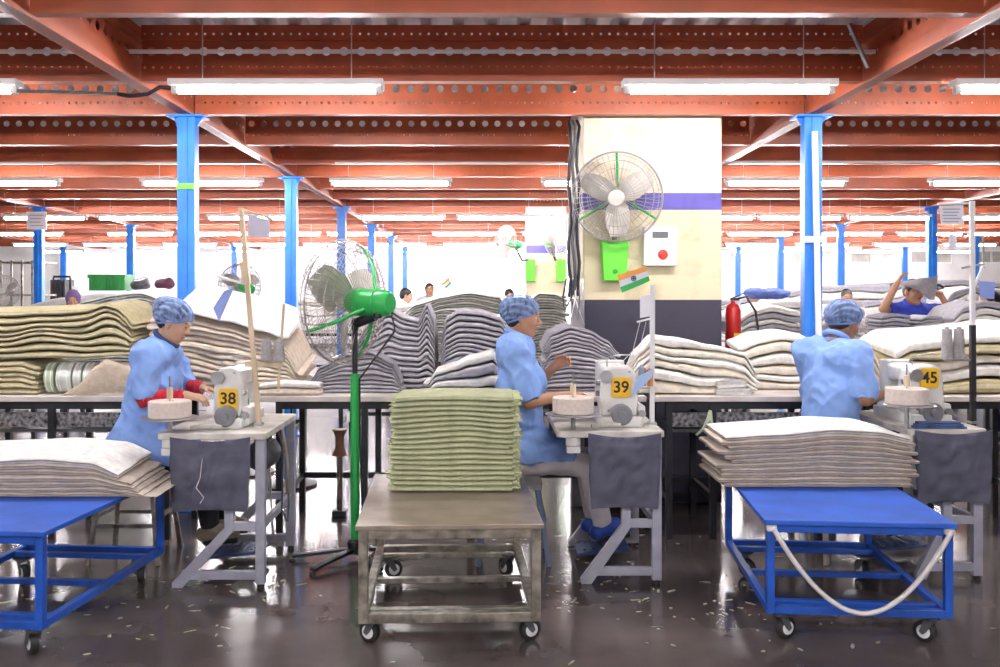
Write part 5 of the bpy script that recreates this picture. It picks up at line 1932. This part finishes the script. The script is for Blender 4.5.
def bg_person(px, py, D, rz, label, shirt, skin=0, armr=None, arml=None, look=(-.2, 0), h=.012, **kw):
    c = at(px, py, D)
    return person((c.x, D, 0), rz, standing(c.z, armr, arml, look, **{k: kw.pop(k) for k in ('lean',) if k in kw}), label, skin, h=h, tunic=shirt, trousers=M_navyt, net=False, hem=.80, **kw)


bg_person(909, 292, 9.2, -PI / 2, 'man in an indigo shirt holding a grey mat over his head', M_indigo, 0, armr=((.20, -.33, 1.40), (.24, -.22, 1.64)), arml=((.20, .30, 1.37), (.26, .20, 1.50)), look=(-.15, .25), h=.008, beard=True, sleeve=.55)
# the grey mat he holds up
V, Fc = [], []
nU, nV = 22, 12
for sd in (0, 1):
    for i in range(nU + 1):
        for j in range(nV + 1):
            u, v = i / nU, j / nV
            px = 890 + 48 * u
            pt = 283.5 - 4 * math.sin(PI * min(1, u * .62)) - 4 * u ** 2 + 3 * noise.noise((u * 3, 1, 2))
            pb = pt + 2.5 + 27 * (u ** 2.2)
            if u > .86:
                pb -= 60 * (u - .86) ** 1.2
            D = 9.04 - .26 * u + .16 * (1 - v) * u + .03 * math.sin(6 * u + 2 * v)
            p = at(px - 3 * v * u, pt + (pb - pt) * v, D)
            V.append((p.x, p.y + .012 * sd, p.z))
w = nV + 1
o1 = w * (nU + 1)
for i in range(nU):
    for j in range(nV):
        p = i * w + j
        Fc += [(p, p + 1, p + w + 1, p + w), (o1 + p, o1 + p + w, o1 + p + w + 1, o1 + p + 1)]
ring = [i * w for i in range(nU + 1)] + [nU * w + j for j in range(1, w)] + [i * w + nV for i in range(nU - 1, -1, -1)] + [j for j in range(nV - 1, 0, -1)]
for p, q_ in zip(ring, ring[1:] + ring[:1]):
    Fc.append((p, q_, q_ + o1, p + o1))
tag(mesh_obj('raised_mat', V, Fc, wool('grey_mat_plain', (.30, .28, .30)), smooth=60), 'grey mat held up like a sail over the head of the man', 'mat')
bg_person(1003, 303, 9.45, PI, 'person in a blue shirt cut off by the right picture edge', M_indigo, 0, lean=.1)
bg_person(742, 296, 14.6, -PI / 2 + .7, 'dark haired person right of the pillar leaning over cloth', M_dkshirt, 0, look=(-.35, .3), lean=.16)
bg_person(846, 297, 14.6, -PI / 2 - .3, 'dark haired person behind the hairnet of the person at right', M_whshirt, 0, look=(-.3, .2), lean=.12)
bg_person(954, 292, 15.2, PI - .4, 'person with head bowed before the white heap at upper right', M_dkshirt, 0, look=(-.5, 0), lean=.2)
bg_person(398, 296, 15.0, -.2, 'person in white just right of the fan motor, facing right', M_whshirt, 1, look=(-.25, .2), lean=.1)
bg_person(430, 290, 16.6, -PI / 2, 'person in pale blue with folded arms near the tiny flag', M_lilac, 0, look=(-.1, .3), armr=((.05, -.28, 1.12), (.22, -.05, 1.22)), arml=((.05, .28, 1.12), (.24, .05, 1.26)))
bg_person(507, 296, 16.2, -PI / 2 + .4, 'dark haired head behind the hairnet of the person before the pillar', M_whshirt, 0, look=(-.3, 0))
bg_person(74, 300, 12.4, -PI / 2 + .3, 'person in a purple headscarf behind the beige green pile', M_lilac, 0, look=(-.3, 0), scarf=mat('purple_scarf', (.20, .12, .28), .9, 0, .1, 10))
# blue cloth heaps by the person right of the pillar
r_ = empty('blue_cloth', (XB(764, 13.4), 13.3, .915 + .56), 0, 'blue cloth heaped in front of the person right of the pillar', 'cloth')
sdf_obj('cloth', [el((0, 0, .07), (.24, .2, .07)), el((.15, .0, .06), (.18, .18, .06)), el((-.14, .03, .075), (.16, .16, .07))], .02, mat('periwinkle_cloth', (.12, .18, .50), .9, 0, .15, 9), r_, disp=folds(8, .02))
# far sewing machines on the right benches
def far_machine(px, D, z, label, rz=0):
    r = empty('sewing_machine', (XB(px, D), D, z), rz, label, 'sewing machine')
    mb = MB()
    rbox(mb, -.22, .22, -.08, .08, 0, .06, .01, axis='z')
    mb.build('machine_bed', M_plast, r)
    mb = MB()
    rbox(mb, .08, .20, -.06, .06, .06, .30, .02, axis='z')
    mb.build('machine_column', M_plast, r)
    mb = MB()
    rbox(mb, -.22, .1, -.05, .05, .22, .32, .03, axis='x')
    mb.build('machine_arm', M_plast, r)
    MB().cyl((-.18, 0, .09), (-.18, 0, .22), .01, 8).build('needle_bar', M_steelc, r)
    MB().lathe([(.01, -.02), (.06, -.02), (.065, 0), (.06, .02), (.01, .02)], 18, Matrix.Rotation(PI / 2, 3, 'Y'), (.225, 0, .25)).build('handwheel', M_dgrey, r, smooth=40)


far_machine(878, 13.4, .906, 'pale sewing machine on the third row bench beyond the standing man')
far_machine(914, 13.4, .906, 'pale sewing machine right beside another on the third row bench', PI)
# sign on the left column and green tape on the near one
c = at(46, 221, 14.0)
r_ = empty('column_sign', (XG[1], 13.93, c.z - .13), 0, 'small white notice high on the far left blue column', 'sign')
MB().b2(-.145, .145, -.012, 0, 0, .26).build('sign_board', M_paper, r_)
for k in range(4):
    MB().b2(-.10 + .01 * (k % 2), .10 - .02 * (k % 3), -.014, -.012, .20 - .05 * k, .215 - .05 * k).build('text_line', mat('faded_ink', (.40, .40, .48), .6, 0, .02, 9), r_)
zc = at(0, 186, 6.72).z
tag(MB().b2(XG[2] - .066, XG[2] + .066, 6.737, 6.7375, zc - .02, zc + .02).build('tape_label', mat('neon_tape', (.20, .75, .05), .5, 0, .15, 30)), 'neon green tape label across the near left blue column', 'label')
zc = at(0, 239, 6.7).z
tag(MB().b2(XG[3] - .075, XG[3] + .085, 6.725, 6.737, zc - .022, zc + .022).build('tape_band', M_white), 'white tape band wrapped round the near right blue column', 'band')
tag(MB().cyl((XG[3] + .03, 6.712, at(0, 385, 6.7).z), (XG[3] - .005, 6.712, ZB - .14), .022, 12).build('column_conduit', M_white, smooth=40), 'white conduit running down the near right blue column', 'pipe')
# lint and cloth scraps on the floor
mb = MB()
rs = random.Random(17)
cl = [(-1.2, 5.15, .5), (-.95, 5.4, .45), (.75, 4.9, .5), (-2.0, 4.6, .6), (1.1, 4.6, .5), (-.7, 5.5, .4), (.1, 5.0, .5), (.6, 6.0, .5)]
for k in range(330):
    if k < 200:
        a = cl[k % len(cl)]
        x, y = rs.gauss(a[0], a[2] * .6), rs.gauss(a[1], a[2] * .5)
    else:
        x, y = rs.uniform(-2.6, 2.9), rs.uniform(3.6, 8.)
    if PX0 - .1 < x < PX1 + .1 and y > 6.8 or -.62 < x < .3 and 4.1 < y < 5.4 or abs(x + .778) < .4 and abs(y - 5.55) < .4 or abs(x - .15) < .25 and 5.35 < y < 5.8 or abs(x + 2.07) < .25 and y > 5.3:
        continue
    a = rs.uniform(0, PI)
    l, w = rs.choice([.008, .012, .016, .03]), rs.uniform(.003, .009)
    c_, s_ = math.cos(a), math.sin(a)
    P4 = [(x + c_ * l * i - s_ * w * j, y + s_ * l * i + c_ * w * j) for i, j in ((-1, -.6), (0, -1), (1, -.5), (.8, .7), (-.1, 1), (-.9, .5))]
    mb.prism([(p, q, .0008 + .002 * rs.random()) for p, q in P4], (0, 0, 0), (0, 0, .0025))
o = mb.build('lint_scraps', mat('lint', (.42, .40, .30), .95, 0, .3, 40))
tag(o, 'pale lint and thread scraps strewn over the dark floor', 'debris', kind='stuff')
